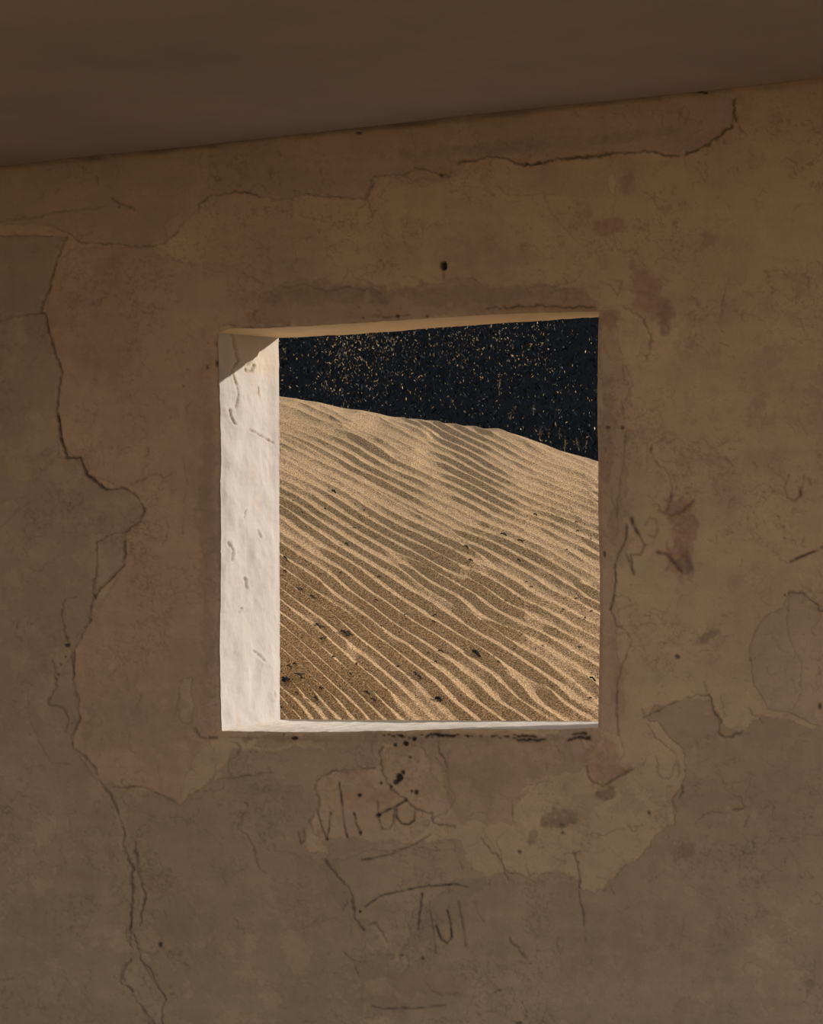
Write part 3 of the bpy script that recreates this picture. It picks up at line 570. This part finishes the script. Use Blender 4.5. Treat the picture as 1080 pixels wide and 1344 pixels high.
# left jamb
exl, eyl = edge_px(np.full(len(tt), 287.0), tt)
fr = on_plane(exl, eyl, 0.0); u = np.linspace(0, 1, len(tt))
bxl = 366 + 1.4 * u + 1.3 * fbm(u * 40, u * 0, 3, 84); byl = 443.5 + (944.5 - 443.5) * u
bk = on_plane(bxl, byl, T)
build_reveal('jamb', fr, bk, len(tt), 110, jamb_relief, jamb_tint, 1)
# right jamb (seen only from further left)
exr, eyr = edge_px(np.full(len(tt), 784.0), tt)
fr2 = on_plane(exr, eyr, 0.0)
bk2 = fr2.copy(); bk2[:, 1] = T; bk2[:, 0] += .01; zt, zb = on_plane([858], [411.6], T)[0, 2], on_plane([862], [947], T)[0, 2]
bk2[:, 2] = zt + (zb - zt) * u
build_reveal('jamb', fr2, bk2, len(tt), 60, soft_relief(100), plain_tint(WHT * .95, 101), 1)
# lintel
ext, eyt = edge_px(ss, np.full(len(ss), 424.0)); f3 = on_plane(ext, eyt, 0.0)
v = np.linspace(0, 1, len(ss)); xo = bk[0, 0] + (bk2[0, 0] - bk[0, 0]) * v
def outer_edge(xo, tab, seed, amp):
    P = np.stack([xo, np.full(len(xo), T), np.zeros(len(xo))], 1)
    pxa, _ = project(P); z = on_plane(pxa, np.interp(pxa, tab[:, 0], tab[:, 1]) + amp * fbm(pxa / 14, pxa * 0, 3, seed), T)[:, 2]
    P[:, 2] = z; return P
b3 = outer_edge(xo, BT, 85, 1.6); b3[0] = bk[0]; b3[-1] = bk2[0]
build_reveal('lintel', f3, b3, len(ss), 50, soft_relief(104, .006), plain_tint(TAN * 1.45, 105), 1)
# sill
exb, eyb = edge_px(ss, np.full(len(ss), 958.0)); f4 = on_plane(exb, eyb, 0.0)
xo2 = bk[-1, 0] + (bk2[-1, 0] - bk[-1, 0]) * v
b4 = outer_edge(xo2, BB, 86, 1.0); b4[0] = bk[-1]; b4[-1] = bk2[-1]
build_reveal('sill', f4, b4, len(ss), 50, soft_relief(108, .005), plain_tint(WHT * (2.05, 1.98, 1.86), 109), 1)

# ------------------------------------------------------------------ ceiling, other walls, floor
jl = on_plane([0, 1080], [220.5, 104.5], 0.0)
slope = (jl[1, 2] - jl[0, 2]) / (jl[1, 0] - jl[0, 0]); zc0 = jl[0, 2] - slope * jl[0, 0]
cx_ = np.concatenate([[-7.5, -5, -3, -2], np.linspace(-1.3, 1.1, 361), [1.6, 2.4, 3.4, 4.2]])
cy_ = np.concatenate([np.linspace(.03, -.06, 31)[:-1], np.linspace(-.06, -2.2, 220), []])
CX, CY = np.meshgrid(cx_, cy_)
CZ = zc0 + slope * CX + fbm(CX * 1.2, CY * 2.0, 3, 120) * .012 + fbm(CX * 5, CY * 1.2, 3, 121) * .003
CZ += .010 * np.exp(-((CY + .0) / .012) ** 2)       # open joint against the wall
ctint = np.ones(CX.shape + (3,)) * np.array((.455, .39, .355))
ctint *= (1 + .20 * fbm(CX * 3.0, CY * .9, 4, 122) + .06 * fbm(CX * 26, CY * 8, 3, 123))[..., None]
ceil = mesh('ceiling', np.stack([CX, CY, CZ], -1).reshape(-1, 3), quads(len(cy_), len(cx_)), MAT_CEIL, None, ctint.reshape(-1, 3)); tag(ceil, kind='structure')
zf = [zc0 + slope * x for x in (-7.5, 4.2)]
Vf = [(-7.5, -2.2, zf[0]), (4.2, -2.2, zf[1]), (4.2, -2.2, 3.05), (-7.5, -2.2, 3.05), (-7.5, -2.25, zf[0]), (4.2, -2.25, zf[1]), (4.2, -2.25, 3.05), (-7.5, -2.25, 3.05)]
tag(mesh('trim_1', Vf, [(0, 1, 2, 3), (7, 6, 5, 4), (0, 4, 5, 1), (3, 2, 6, 7), (1, 5, 6, 2), (0, 3, 7, 4)], MAT_OUT, smooth=False), kind='structure')
def slab(name, lo, hi, mat, parent=None, kind='structure'):
    x0, y0, z0 = lo; x1, y1, z1 = hi
    V = [(x0, y0, z0), (x1, y0, z0), (x1, y1, z0), (x0, y1, z0), (x0, y0, z1), (x1, y0, z1), (x1, y1, z1), (x0, y1, z1)]
    Fq = [(0, 3, 2, 1), (4, 5, 6, 7), (0, 1, 5, 4), (1, 2, 6, 5), (2, 3, 7, 6), (3, 0, 4, 7)]
    o = mesh(name, V, Fq, mat, parent, smooth=False)
    if kind and parent is None: tag(o, kind=kind)
    return o
slab('roof', (-8, -2.25, 3.0), (4.5, T, 3.3), MAT_OUT)
slab('unseen_shade_wall_left', (-2.5, -2.2, 0), (-2.1, -.02, 3.0), MAT_SIDE)  # unseen side wall, set close in to darken the left of the room
slab('floor', (-3.6, -2.4, -.2), (4.2, T, 0.0), MAT_FLOOR)

# ------------------------------------------------------------------ dune
D0, D1 = 7.6, 11.0
CREST = np.array([(-400, 440), (200, 490), (366, 519), (434, 533), (500, 546.5), (552, 554), (593, 560), (640, 567), (661, 570), (689, 579), (709, 584.5), (726, 590), (748, 598), (783, 607), (900, 640), (1400, 760)], float)
def to_ld(X, Y):
    dx = X - CAM[0]; dy = Y - CAM[1]
    return dx * RT0[0] + dy * RT0[1], dx * FWD[0] + dy * FWD[1]
_cx = np.arange(-900.0, 2000.0, 4.0); _cy = np.interp(_cx, CREST[:, 0], CREST[:, 1]); _k = np.exp(-(np.arange(-16, 17) / 6.0) ** 2); _k /= _k.sum(); _cy[16:-16] = np.convolve(_cy, _k, 'valid')
def crest_z(l):
    px = 540 + F_PX * l / D1; y = np.interp(px, _cx, _cy); y = y + (px - 540) * ROLL * 1.0
    return 1.5 + (672 - y) / F_PX * D1
def dune_z(l, d):
    zc = crest_z(l); z0 = 1.001 - .24 * np.clip(l - .05, -1.5, 1.5)
    s = (d - D0) / (D1 - D0)
    w = .045; k = 2.0
    sp = np.where((s - 1) / w > 30, (s - 1), w * np.log1p(np.exp(np.clip((s - 1) / w, -60, 30))))
    bul = .075 * np.sin(np.pi * np.clip(s, -.5, 1)) * 1.0
    g = 1.06 * s - k * sp + bul
    z = z0 + (zc - z0) * g
    z = z + .035 * fbm(l * 1.3, d * .9, 3, 130) + .012 * fbm(l * 4, d * 2.6, 2, 131)
    return np.maximum(z, .12 + .08 * fbm(l * .5, d * .5, 3, 132))
# direction and spacing of the wind ripples, sampled by eye
RS = [(380, 590, .49, 11), (440, 600, .52, 12), (560, 600, .36, 11), (620, 640, .45, 12), (700, 600, .46, 9), (740, 650, .5, 10), (400, 700, .62, 17), (480, 700, .62, 15), (570, 730, .62, 17), (700, 720, .61, 13),
      (700, 800, .56, 18), (420, 870, .9, 16), (390, 820, .85, 18), (400, 920, 1.0, 18), (520, 900, .76, 18), (590, 850, .70, 22), (660, 880, .72, 25), (760, 900, .64, 25), (760, 780, .62, 16), (480, 640, .5, 12), (620, 560, .3, 9), (470, 800, .72, 17)]
def pbasis(x, y):
    x = (x - 575) / 210; y = (y - 750) / 200
    return [x, y, x * x, x * y, y * y, x ** 3, x * x * y, x * y * y, y ** 3, x * x * y * y, y ** 4]
def pgrad(x, y):
    x = (x - 575) / 210; y = (y - 750) / 200; z = x * 0; o = z + 1
    gx_ = [o, z, 2 * x, y, z, 3 * x * x, 2 * x * y, y * y, z, 2 * x * y * y, z]; gy_ = [z, o, z, x, 2 * y, z, x * x, 2 * x * y, 3 * y * y, 2 * x * x * y, 4 * y ** 3]
    return [a / 210 for a in gx_], [a / 200 for a in gy_]
Am = []; bm_ = []
for (x, y, sl, sp) in RS:
    ga, gb = pgrad(np.float64(x), np.float64(y)); wgt = sp
    Am.append(np.array(ga) * wgt); bm_.append(-sl / sp * wgt); Am.append(np.array(gb) * wgt); bm_.append(1 / sp * wgt)
PC = np.linalg.lstsq(np.vstack([np.array(Am), np.eye(11) * .003]), np.concatenate([bm_, np.zeros(11)]), rcond=None)[0]
def phase(px, py):
    cx = np.clip(px, 350, 800); cy = np.clip(py, 515, 965)
    v = sum(c * b for c, b in zip(PC, pbasis(cx, cy))); ga, gb = pgrad(cx, cy)
    return v + sum(c * b for c, b in zip(PC, ga)) * (px - cx) + sum(c * b for c, b in zip(PC, gb)) * (py - cy)
def prof(u, a, pw):
    u = u - np.floor(u)
    lee = (1 - np.clip(u / a, 0, 1)) ** 1.25; q = np.clip((u - a) / (1 - a), 0, 1); st = .75 * q ** pw + .25 * q ** 7
    return np.where(u < a, lee, st)
def graded(lo, hi, step, far_lo, far_hi):
    c = [np.arange(lo, hi, step)]; a = []; s = step; x = lo
    while x > far_lo: s *= 1.22; x -= s; a.append(x)
    b = []; s = step; x = c[0][-1]
    while x < far_hi: s *= 1.22; x += s; b.append(x)
    return np.concatenate([a[::-1], c[0], b])
ll = graded(-.56, .72, .0022, -14, 14); dd = graded(7.5, 11.6, .0058, 6.9, 30)
LL, DD = np.meshgrid(ll, dd)
Z = dune_z(LL, DD)
px_, py_ = W_PX / 2 + F_PX * LL / DD, 672 - F_PX * (Z - 1.5) / DD + (LL / DD) * F_PX * ROLL * -1
sfr = (DD - D0) / (D1 - D0)
ycr = np.interp(540 + F_PX * LL / D1, CREST[:, 0], CREST[:, 1])
py_ = np.where(sfr > .97, np.minimum(py_, ycr) - np.maximum(0, (sfr - .97)) * 330, py_)
px_ = np.where(np.abs(px_ - 575) > 400, 575 + np.sign(px_ - 575) * 400, px_) + 0.0
ph = phase(px_, py_)
ph = ph + 1.1 * fbm(px_ / 170, py_ / 70, 2, 140) + .12 * fbm(px_ / 34, py_ / 16, 2, 141)
uu = px_ * .85 + py_ * .52; vv = -px_ * .52 + py_ * .85
# second train of ripples with slightly other spacing takes over in places: gives forks and pinches
ph2 = ph * 1.0 + (1.1 * fbm(px_ / 190, py_ / 60, 2, 150)) + .5
sel = smooth01((fbm(uu / 230, vv / 60, 2, 152) + .03) / .09 + .5)
af = .34 + .16 * fbm(px_ / 50, py_ / 40, 2, 153) + .14 * smooth01((py_ - 680) / 200)
pw = 2.3 - 1.15 * smooth01((py_ - 640) / 200); R1 = prof(ph, af, pw); R2 = prof(ph2, af, pw)
amp = (.0086 + .0050 * smooth01((py_ - 600) / 260)) * (1 + 1.1 * fbm(uu / 110, vv / 20, 3, 154)) * (1 - .55 * smooth01((sfr - .90) / .08))
amp *= 1 - .6 * smooth01((fbm(uu / 90, vv / 26, 2, 155) - .13) / .15)
rip = amp * (R1 * (1 - sel) + R2 * sel) * (1 - smooth01((np.abs(LL - .08) - .75) / .5)) * (1 - smooth01((sfr - 1.15) / .2))
rip += .0022 * fbm(uu / 26, vv / 4.2, 3, 156) * (1 - smooth01((np.abs(LL - .08) - .6) / .3))
# low cross ridges left by an older wind near the crest
def ridge(line, a, wu, wd, tail=26):
    line = np.array(line, float); ly = np.interp(px_, line[:, 0], line[:, 1]); dy = py_ - ly
    ends = smooth01((px_ - line[0, 0] + tail) / tail) * smooth01((line[-1, 0] + tail - px_) / tail)
    return a * np.where(dy < 0, np.exp(dy / wu), np.exp(-dy / wd)) * ends
hollow = smooth01((585 - py_ - (px_ - 480) * -.05) / 18) * smooth01((545 - px_) / 40)
hollow = np.maximum(hollow, .7 * smooth01(1 - np.hypot((px_ - 715) / 60, (py_ - 603 - .35 * (px_ - 715)) / 14)))
hollow *= (sfr < 1.2)
rip = rip * (1 - .8 * hollow)
for ln, a_, wu_, wd_ in (([(340, 531), (366, 534), (391, 541.5), (422, 557), (444, 563), (466, 572), (500, 583), (540, 594)], .010, 9, 4), ([(392, 531), (412, 541), (434, 550), (451, 562)], .008, 8, 4), ([(421, 536), (440, 545), (458, 556), (470, 561)], .008, 8, 4),
                         ([(477, 545), (500, 551), (513, 559), (532, 566), (560, 571)], .009, 9, 4), ([(340, 552), (366, 554), (392, 561), (416, 565), (440, 567), (464, 576), (500, 595), (540, 607)], .008, 7, 4), ([(655, 571), (690, 585), (715, 600), (760, 622), (800, 640)], .010, 14, 5)):
    rip = rip + ridge(ln, a_, wu_, wd_)
# small scour holes behind chips
Z = Z + rip
Pd = CAM[None, None, :2] + LL[..., None] * RT0[:2] + DD[..., None] * FWD[:2]
okm = Pd[..., 1] > T - .12
Pd = np.concatenate([Pd, Z[..., None]], -1)
Pd[..., 1] = np.maximum(Pd[..., 1], T + .002)
qd = quads(len(dd), len(ll)); keep = okm.ravel()[qd].any(axis=1); qd = qd[keep]; uq, inv = np.unique(qd, return_inverse=True)
dune = mesh('dune', Pd.reshape(-1, 3)[uq], inv.reshape(qd.shape), MAT_SAND); tag(dune, kind='structure')
slab('ground', (-90, -60, -.6), (90, 120, -.21), MAT_SAND)

def dune_hit(px, py):
    """point of the dune seen at that place of the photograph"""
    ds = np.linspace(7.4, 11.3, 2000)
    a = (px - 540) / F_PX; b = -(py - 672) / F_PX
    P = CAM[None] + ds[:, None] * (FWD + a * RT + b * UP)[None]
    l, d = to_ld(P[:, 0], P[:, 1]); zd = Z[np.clip(np.searchsorted(dd, d), 0, len(dd) - 1), np.clip(np.searchsorted(ll, l), 0, len(ll) - 1)]
    k = np.argmax(P[:, 2] < zd); p = P[k]; p = np.array([p[0], p[1], zd[k]])
    e = .05; l0, d0 = l[k], d[k]
    gl = (dune_z(np.array([l0 + e]), np.array([d0])) - dune_z(np.array([l0 - e]), np.array([d0])))[0] / (2 * e)
    gd = (dune_z(np.array([l0]), np.array([d0 + e])) - dune_z(np.array([l0]), np.array([d0 - e])))[0] / (2 * e)
    return p, gl, gd

# ------------------------------------------------------------------ litter on the dune
def chip_mesh(L, Wd, Hh_, seed, branches=0):
    """weathered splinter: bent, tapering, faceted bar with optional side barbs"""
    r = random.Random(seed); V = []; Fq = []
    def bar(p0, p1, w0, w1, h0, nseg=5):
        base = len(V); p0 = Vector(p0); p1 = Vector(p1); ax = (p1 - p0).normalized(); side = ax.cross(Vector((0, 0, 1))).normalized(); up = side.cross(ax)
        for i in range(nseg + 1):
            t = i / nseg; c = p0.lerp(p1, t) + side * r.uniform(-.12, .12) * w0 + up * (.5 * h0 * math.sin(t * 3.14))
            w = w0 + (w1 - w0) * t; w *= r.uniform(.8, 1.15); h = h0 * (1 - .4 * t)
            for k in range(6):
                an = k * math.pi / 3; V.append(tuple(c + side * (w * .5 * math.cos(an)) + up * (h * .5 * math.sin(an))))
        for i in range(nseg):
            for k in range(6):
                a = base + i * 6 + k; b = base + i * 6 + (k + 1) % 6; Fq.append((a, b, b + 6, a + 6))
        for e0 in (base, base + nseg * 6):
            Fq.append((e0, e0 + 1, e0 + 2, e0 + 3)); Fq.append((e0, e0 + 3, e0 + 4, e0 + 5))
    bar((-L / 2, 0, 0), (L / 2, 0, 0), Wd, Wd * .75, Hh_)
    for i in range(branches):
        x = r.uniform(-.3, .3) * L; s = r.choice((-1, 1)); bar((x, 0, 0), (x + r.uniform(-.2, .35) * L, s * r.uniform(.35, .6) * L, Hh_ * .4), Wd * .55, Wd * .2, Hh_ * .6, 3)
    return V, Fq
CHIPS = [  # x, y, length px, width px, angle in image (deg, down-right positive), barbs, kind, label
    (625, 860, 17, 6.5, 42, 0, 'wood_chip', 'thick black wood chip lying alone, largest piece on the lower middle of the dune'),
    (778, 893, 10, 4.5, 30, 0, 'wood_chip', 'black wood chip near the right window edge low on the dune'),
    (418, 823, 13, 4, 45, 2, 'twig', 'upper barbed black twig of the cluster left of centre, low on the dune'),
    (425, 839, 14, 3.5, -38, 1, 'twig', 'black cross-lying twig directly below the cluster of barbed twigs at left'),
    (453, 834, 14, 6, 30, 3, 'twig', 'thick barbed black twig right of the twig cluster, lower left dune'),
    (376, 894, 10, 7, -30, 2, 'wood_chip', 'broad black chip touching the white jamb near the bottom left'),
    (394, 890, 13, 5, 45, 2, 'twig', 'barbed black twig second from the jamb near the bottom left'),
    (380, 878, 8, 3.5, 25, 1, 'twig', 'small dark twig just above the broad chip by the jamb'),
    (415, 920, 9, 4, 40, 1, 'twig', 'small barbed dark twig near the sill, lower left'),
    (421, 905, 6, 2.6, 40, 1, 'twig', 'tiny dark twig above the barbed one near the sill, lower left'),
    (482, 912, 9, 3, 30, 1, 'twig', 'dark twig low on the dune left of centre, end of a short streak'),
    (490, 922, 7, 3, 20, 1, 'twig', 'dark twig just below the short streak, left of centre above the sill'),
    (545, 886, 9, 4, 50, 0, 'twig', 'upper black twig of the pair in the bottom middle of the dune'),
    (551, 891, 7, 4, 50, 1, 'twig', 'lower black twig of the pair in the bottom middle of the dune'),
    (576, 920, 8, 7, 20, 2, 'wood_chip', 'broad black chip close above the sill at the middle of the window'),
    (579, 857, 8, 3, 15, 1, 'twig', 'small dark twig left of the largest wood chip'),
    (572, 871, 5, 3, 30, 0, 'twig', 'tiny dark twig below left of the largest wood chip'),
    (438, 647, 9, 4.5, 40, 0, 'wood_chip', 'black wood chip on the upper left of the dune'),
    (703, 677, 5, 2.5, 20, 2, 'twig', 'tiny forked dark twig on the upper right of the dune'),
    (661, 703, 8, 3.5, 15, 0, 'wood_chip', 'short black chip on the right half, above the forked twig'),
    (683, 712, 7, 2.4, 10, 2, 'twig', 'forked dark twig right of the short black chip'),
    (612, 720, 8, 3.5, 35, 0, 'wood_chip', 'black chip in a ripple trough at the middle of the dune'),
    (618, 738, 7, 2.4, 20, 2, 'twig', 'forked twig just below the chip in the middle trough'),
    (681, 738, 5, 3, 30, 0, 'twig', 'small dark chip on the right under the forked twig'),
    (455, 716, 5, 3, 30, 0, 'twig', 'small dark chip in a trough left of centre at mid height'),
    (375, 735, 16, 2.2, 45, 0, 'twig', 'long thin black twig beside the white jamb at mid height'),
    (374, 752, 6, 3, 25, 1, 'twig', 'small black twig below the long thin one beside the jamb'),
    (394, 775, 7, 3, -25, 1, 'twig', 'black barbed twig below the long thin one, left edge'),
    (410, 785, 6, 4, 30, 1, 'twig', 'black triangular chip lower right of the barbed twig at the left edge')]
LITTER = []
for i, (x, y, L, Wd, an, br, nm, lab) in enumerate(CHIPS):
    p, gl, gd = dune_hit(x, y); mpx = np.linalg.norm(p - CAM) / F_PX
    V, Fq = chip_mesh(L * mpx * 1.2, Wd * mpx * 1.0, max(.005, Wd * mpx * .6), 50 + i, br)
    o = mesh(nm, V, Fq, MAT_DARK if nm == 'wood_chip' else MAT_TWIG, smooth=False)
    # image-right = RT0, image-down-and-near = down the slope
    ang = math.radians(an); cl = (gd + .06)
    dirw = RT0 * math.cos(ang) + (-FWD * math.sin(ang) / max(cl, .2)); dirw[2] = gl * math.cos(ang) - gd * math.sin(ang) / max(cl, .2)
    dirw /= np.linalg.norm(dirw); nrm = np.array([0, 0, 1.]) - RT0 * gl - FWD * gd; nrm /= np.linalg.norm(nrm)
    X = Vector(dirw); N = Vector(nrm); Yv = N.cross(X).normalized(); N = X.cross(Yv)
    o.matrix_world = Matrix(((X.x, Yv.x, N.x, p[0]), (X.y, Yv.y, N.y, p[1]), (X.z, Yv.z, N.z, p[2] + .003), (0, 0, 0, 1)))
    tag(o, lab, 'wood chip' if nm == 'wood_chip' else 'twig', 'litter on the dune')
crumb = [chip_mesh(.012, .006, .006, 900 + k, k % 2) for k in range(4)]
crumbs = []
for k in range(4):
    o = mesh('debris_crumb', crumb[k][0], crumb[k][1], MAT_TWIG, smooth=False); crumbs.append(o)
spots = [(385, 658), (397, 674), (404, 674), (427, 669), (466, 663), (478, 672), (485, 679), (401, 693), (465, 694), (497, 759), (421, 756), (447, 753), (512, 749), (756, 687), (758, 698), (767, 689), (775, 709), (744, 723), (740, 787), (776, 805), (768, 812), (766, 816), (757, 787),
         (568, 810), (569, 818), (531, 809), (562, 858), (605, 914), (675, 854), (703, 854), (761, 852), (494, 790), (460, 886), (446, 902), (468, 873), (522, 876), (387, 873), (389, 911), (455, 933), (740, 802), (533, 815), (571, 809), (648, 862), (654, 869), (627, 882), (691, 765), (697, 772), (664, 790), (712, 850), (775, 918), (369, 885), (368, 930), (500, 823), (437, 864)]
for i, (x, y) in enumerate(spots):
    o = crumbs[i] if i < 4 else crumbs[i % 4].copy()
    if i >= 4: COL.objects.link(o)
    p, gl, gd = dune_hit(x, y); o.location = (p[0], p[1], p[2] + .002)
    r = random.Random(i); o.rotation_euler = (r.uniform(-.3, .3) - .3, r.uniform(-.3, .3), r.uniform(0, 6.28)); s = r.uniform(.4, .8); o.scale = (s, s, s)
    tag(o, 'tiny dark crumb of plant litter scattered on the rippled sand', 'debris', 'tiny crumbs scattered over the dune')

# ------------------------------------------------------------------ hillside behind the dune
def hill_z(l, d):
    t = d - 15.5
    z = .3 + np.where(t < 0, 0, t * .56)
    z = np.minimum(z, 4.6 + .25 * (np.sqrt(np.maximum(t, 0))))
    lat = 1 - smooth01((l - 2.2) / 9.0)
    z = z * lat - .4 * (1 - lat)
    return z + .20 * fbm(l * .8, d * .8, 4, 160) + .05 * fbm(l * 3, d * 3, 2, 161)
hl = np.concatenate([np.linspace(-22, -4, 30)[:-1], np.linspace(-4, 4, 120), np.linspace(4, 14, 24)[1:]]); hd = np.concatenate([np.linspace(14, 26, 160), np.linspace(26, 46, 24)[1:]])
HL, HD = np.meshgrid(hl, hd); Ph = CAM[None, None, :2] + HL[..., None] * RT0[:2] + HD[..., None] * FWD[:2]
hill = mesh('hill', np.concatenate([Ph, hill_z(HL, HD)[..., None]], -1).reshape(-1, 3), quads(len(hd), len(hl)), MAT_HILL); tag(hill, kind='structure')

def blades(n, lrange, drange, size, tall, seed, dens=None):
    r = np.random.default_rng(seed)
    l = r.uniform(*lrange, n); d = r.uniform(*drange, n)
    if dens is not None:
        k = r.random(n) < dens(l, d); l = l[k]; d = d[k]
    n = len(l); z = hill_z(l, d); P = np.stack([CAM[0] + l * RT0[0] + d * FWD[0], CAM[1] + l * RT0[1] + d * FWD[1], z], 1)
    P[:, 2] += r.random(n) ** 1.3 * tall
    ax = r.normal(0, 1, (n, 3)); ax[:, 2] = np.abs(ax[:, 2]) + .6; ax /= np.linalg.norm(ax, axis=1, keepdims=True)
    sd_ = np.cross(ax, r.normal(0, 1, (n, 3))); sd_ /= np.linalg.norm(sd_, axis=1, keepdims=True)
    L = r.uniform(.6, 1.4, (n, 1)) * size[0]; Wd = r.uniform(.6, 1.4, (n, 1)) * size[1]
    V = np.stack([P, P + ax * L * .5 + sd_ * Wd * .5, P + ax * L, P + ax * L * .5 - sd_ * Wd * .5], 1)
    return V, r
allV = []; allC = []
V, r = blades(90000, (-3.2, 3.6), (16, 22.5), (.038, .009), .32, 1); allV.append(V)
c = np.array((.009, .015, .019)) * r.uniform(.3, 1.8, (len(V), 1)); allC.append(c)
V, r = blades(34000, (-18, 9), (15, 27), (.30, .06), .5, 2, lambda l, d: (np.abs(l - .2) > 3.0) | (d > 23)); allV.append(V)
allC.append(np.array((.018, .023, .026)) * r.uniform(.4, 1.6, (len(V), 1)))
def dens(l, d):
    px = 540 + F_PX * l / d; py = 672 - F_PX * (hill_z(l, d) + .12 - 1.5) / d
    f = .12 + .85 * smooth01((560 - px) / 120 + .2) * smooth01((535 - py) / 60)
    f = np.maximum(f, .8 * smooth01(1 - np.abs(py - 455 - .1 * (px - 640)) / 48) * smooth01((790 - px) / 60))
    f *= smooth01(.50 + 3.4 * fbm(l * 3.2, d * 1.9, 4, 170))
    return np.clip(f, .02, 1)
V, r = blades(130000, (-2.2, 2.6), (15.8, 22.5), (.016, .0068), .42, 3, dens); allV.append(V)
cc = np.array((.66, .46, .23))[None] * r.uniform(.18, 1.25, (len(V), 1)) ** 1.1; gr = r.random(len(V)) < .25; cc[gr] = np.array((.30, .30, .27)) * r.uniform(.3, 1.1, (gr.sum(), 1)); allC.append(cc)
V = np.concatenate(allV); C = np.repeat(np.concatenate(allC), 4, axis=0)
scrub = mesh('scrub', V.reshape(-1, 3), np.arange(len(V) * 4).reshape(-1, 4), MAT_VEG, None, C, smooth=False)
tag(scrub, 'dense dark blue green scrub with pale dry leaves covering the hill beyond the dune', 'scrub', kind='stuff')

# dry plants that stand out from the scrub just beyond the crest
def hill_hit(px, py):
    ds = np.linspace(14.5, 26, 1500); a = (px - 540) / F_PX; b = -(py - 672) / F_PX
    P = CAM[None] + ds[:, None] * (FWD + a * RT + b * UP)[None]; l, d = to_ld(P[:, 0], P[:, 1])
    k = np.argmax(P[:, 2] < hill_z(l, d)); return P[k]
def dry_plant(px, py, hpx, wpx, seed, label, lean=0.0, nleaf=26):
    """base of the plant seen at px, py; stem plus many small leaves"""
    p = hill_hit(px, py); mpx = np.linalg.norm(p - CAM) / F_PX; H = hpx * mpx; Wd = wpx * mpx; r = random.Random(seed)
    root = empty('dry_plant', tuple(p)); tag(root, label, 'plant', 'dry plants standing in the dark scrub')
    V = []; Fq = []
    ns = 6; rad = .0030
    for i in range(ns + 1):
        t = i / ns; c = Vector((RT0[0] * lean * Wd * t + r.uniform(-.1, .1) * Wd * t, RT0[1] * lean * Wd * t, H * t))
        for k in range(4):
            an = k * math.pi / 2; q = rad * (1 - .7 * t); V.append((c.x + q * math.cos(an), c.y + q * math.sin(an), c.z))
    for i in range(ns):
        for k in range(4):
            a = i * 4 + k; b = i * 4 + (k + 1) % 4; Fq.append((a, b, b + 4, a + 4))
    mesh('stem', V, Fq, MAT_STRAW, root)
    V = []; Fq = []
    for j in range(nleaf):
        t = r.uniform(.25, 1); c = Vector((RT0[0] * lean * Wd * t, RT0[1] * lean * Wd * t, H * t)); an = r.uniform(0, 6.28)
        out = Vector((math.cos(an), math.sin(an), r.uniform(.1, .9))).normalized(); Lf = r.uniform(.4, 1.0) * Wd * .5 * (1.15 - .5 * t)
        sd2 = out.cross(Vector((r.uniform(-1, 1), r.uniform(-1, 1), 1))).normalized() * .0042; b = len(V)
        for q in (c, c + out * Lf * .5 + sd2, c + out * Lf, c + out * Lf * .5 - sd2): V.append(tuple(q))
        Fq.append((b, b + 1, b + 2, b + 3))
    mesh('foliage', V, Fq, MAT_STRAW, root, smooth=False)
    return root
for a in [(655, 520, 30, 10, 1, 'pale feathery upright plant standing alone in the middle of the dark hillside'),
          (668, 550, 16, 18, 2, 'short branching dry plant above the dune crest, left of the low cluster', .5),
          (700, 545, 14, 8, 3, 'thin dry plant right of the short branching one, middle right hillside'),
          (708, 577, 16, 14, 4, 'bushy pale dry plant right behind the crest, leftmost of the low row'),
          (720, 575, 12, 6, 5, 'small dry sprig second from left in the row behind the crest'),
          (734, 576, 16, 6, 6, 'slim dry plant in the middle of the row behind the crest'),
          (741, 594, 18, 7, 7, 'upright dry stalk rising straight from behind the crest right of the bushy plant'),
          (760, 592, 17, 9, 8, 'bright dry plant leaning left behind the crest near the right window edge', -.4),
          (768, 594, 22, 8, 9, 'tall leaning dry plant nearest the right window edge behind the crest', .6)]:
    dry_plant(*a[:6], lean=a[6] if len(a) > 6 else .1)
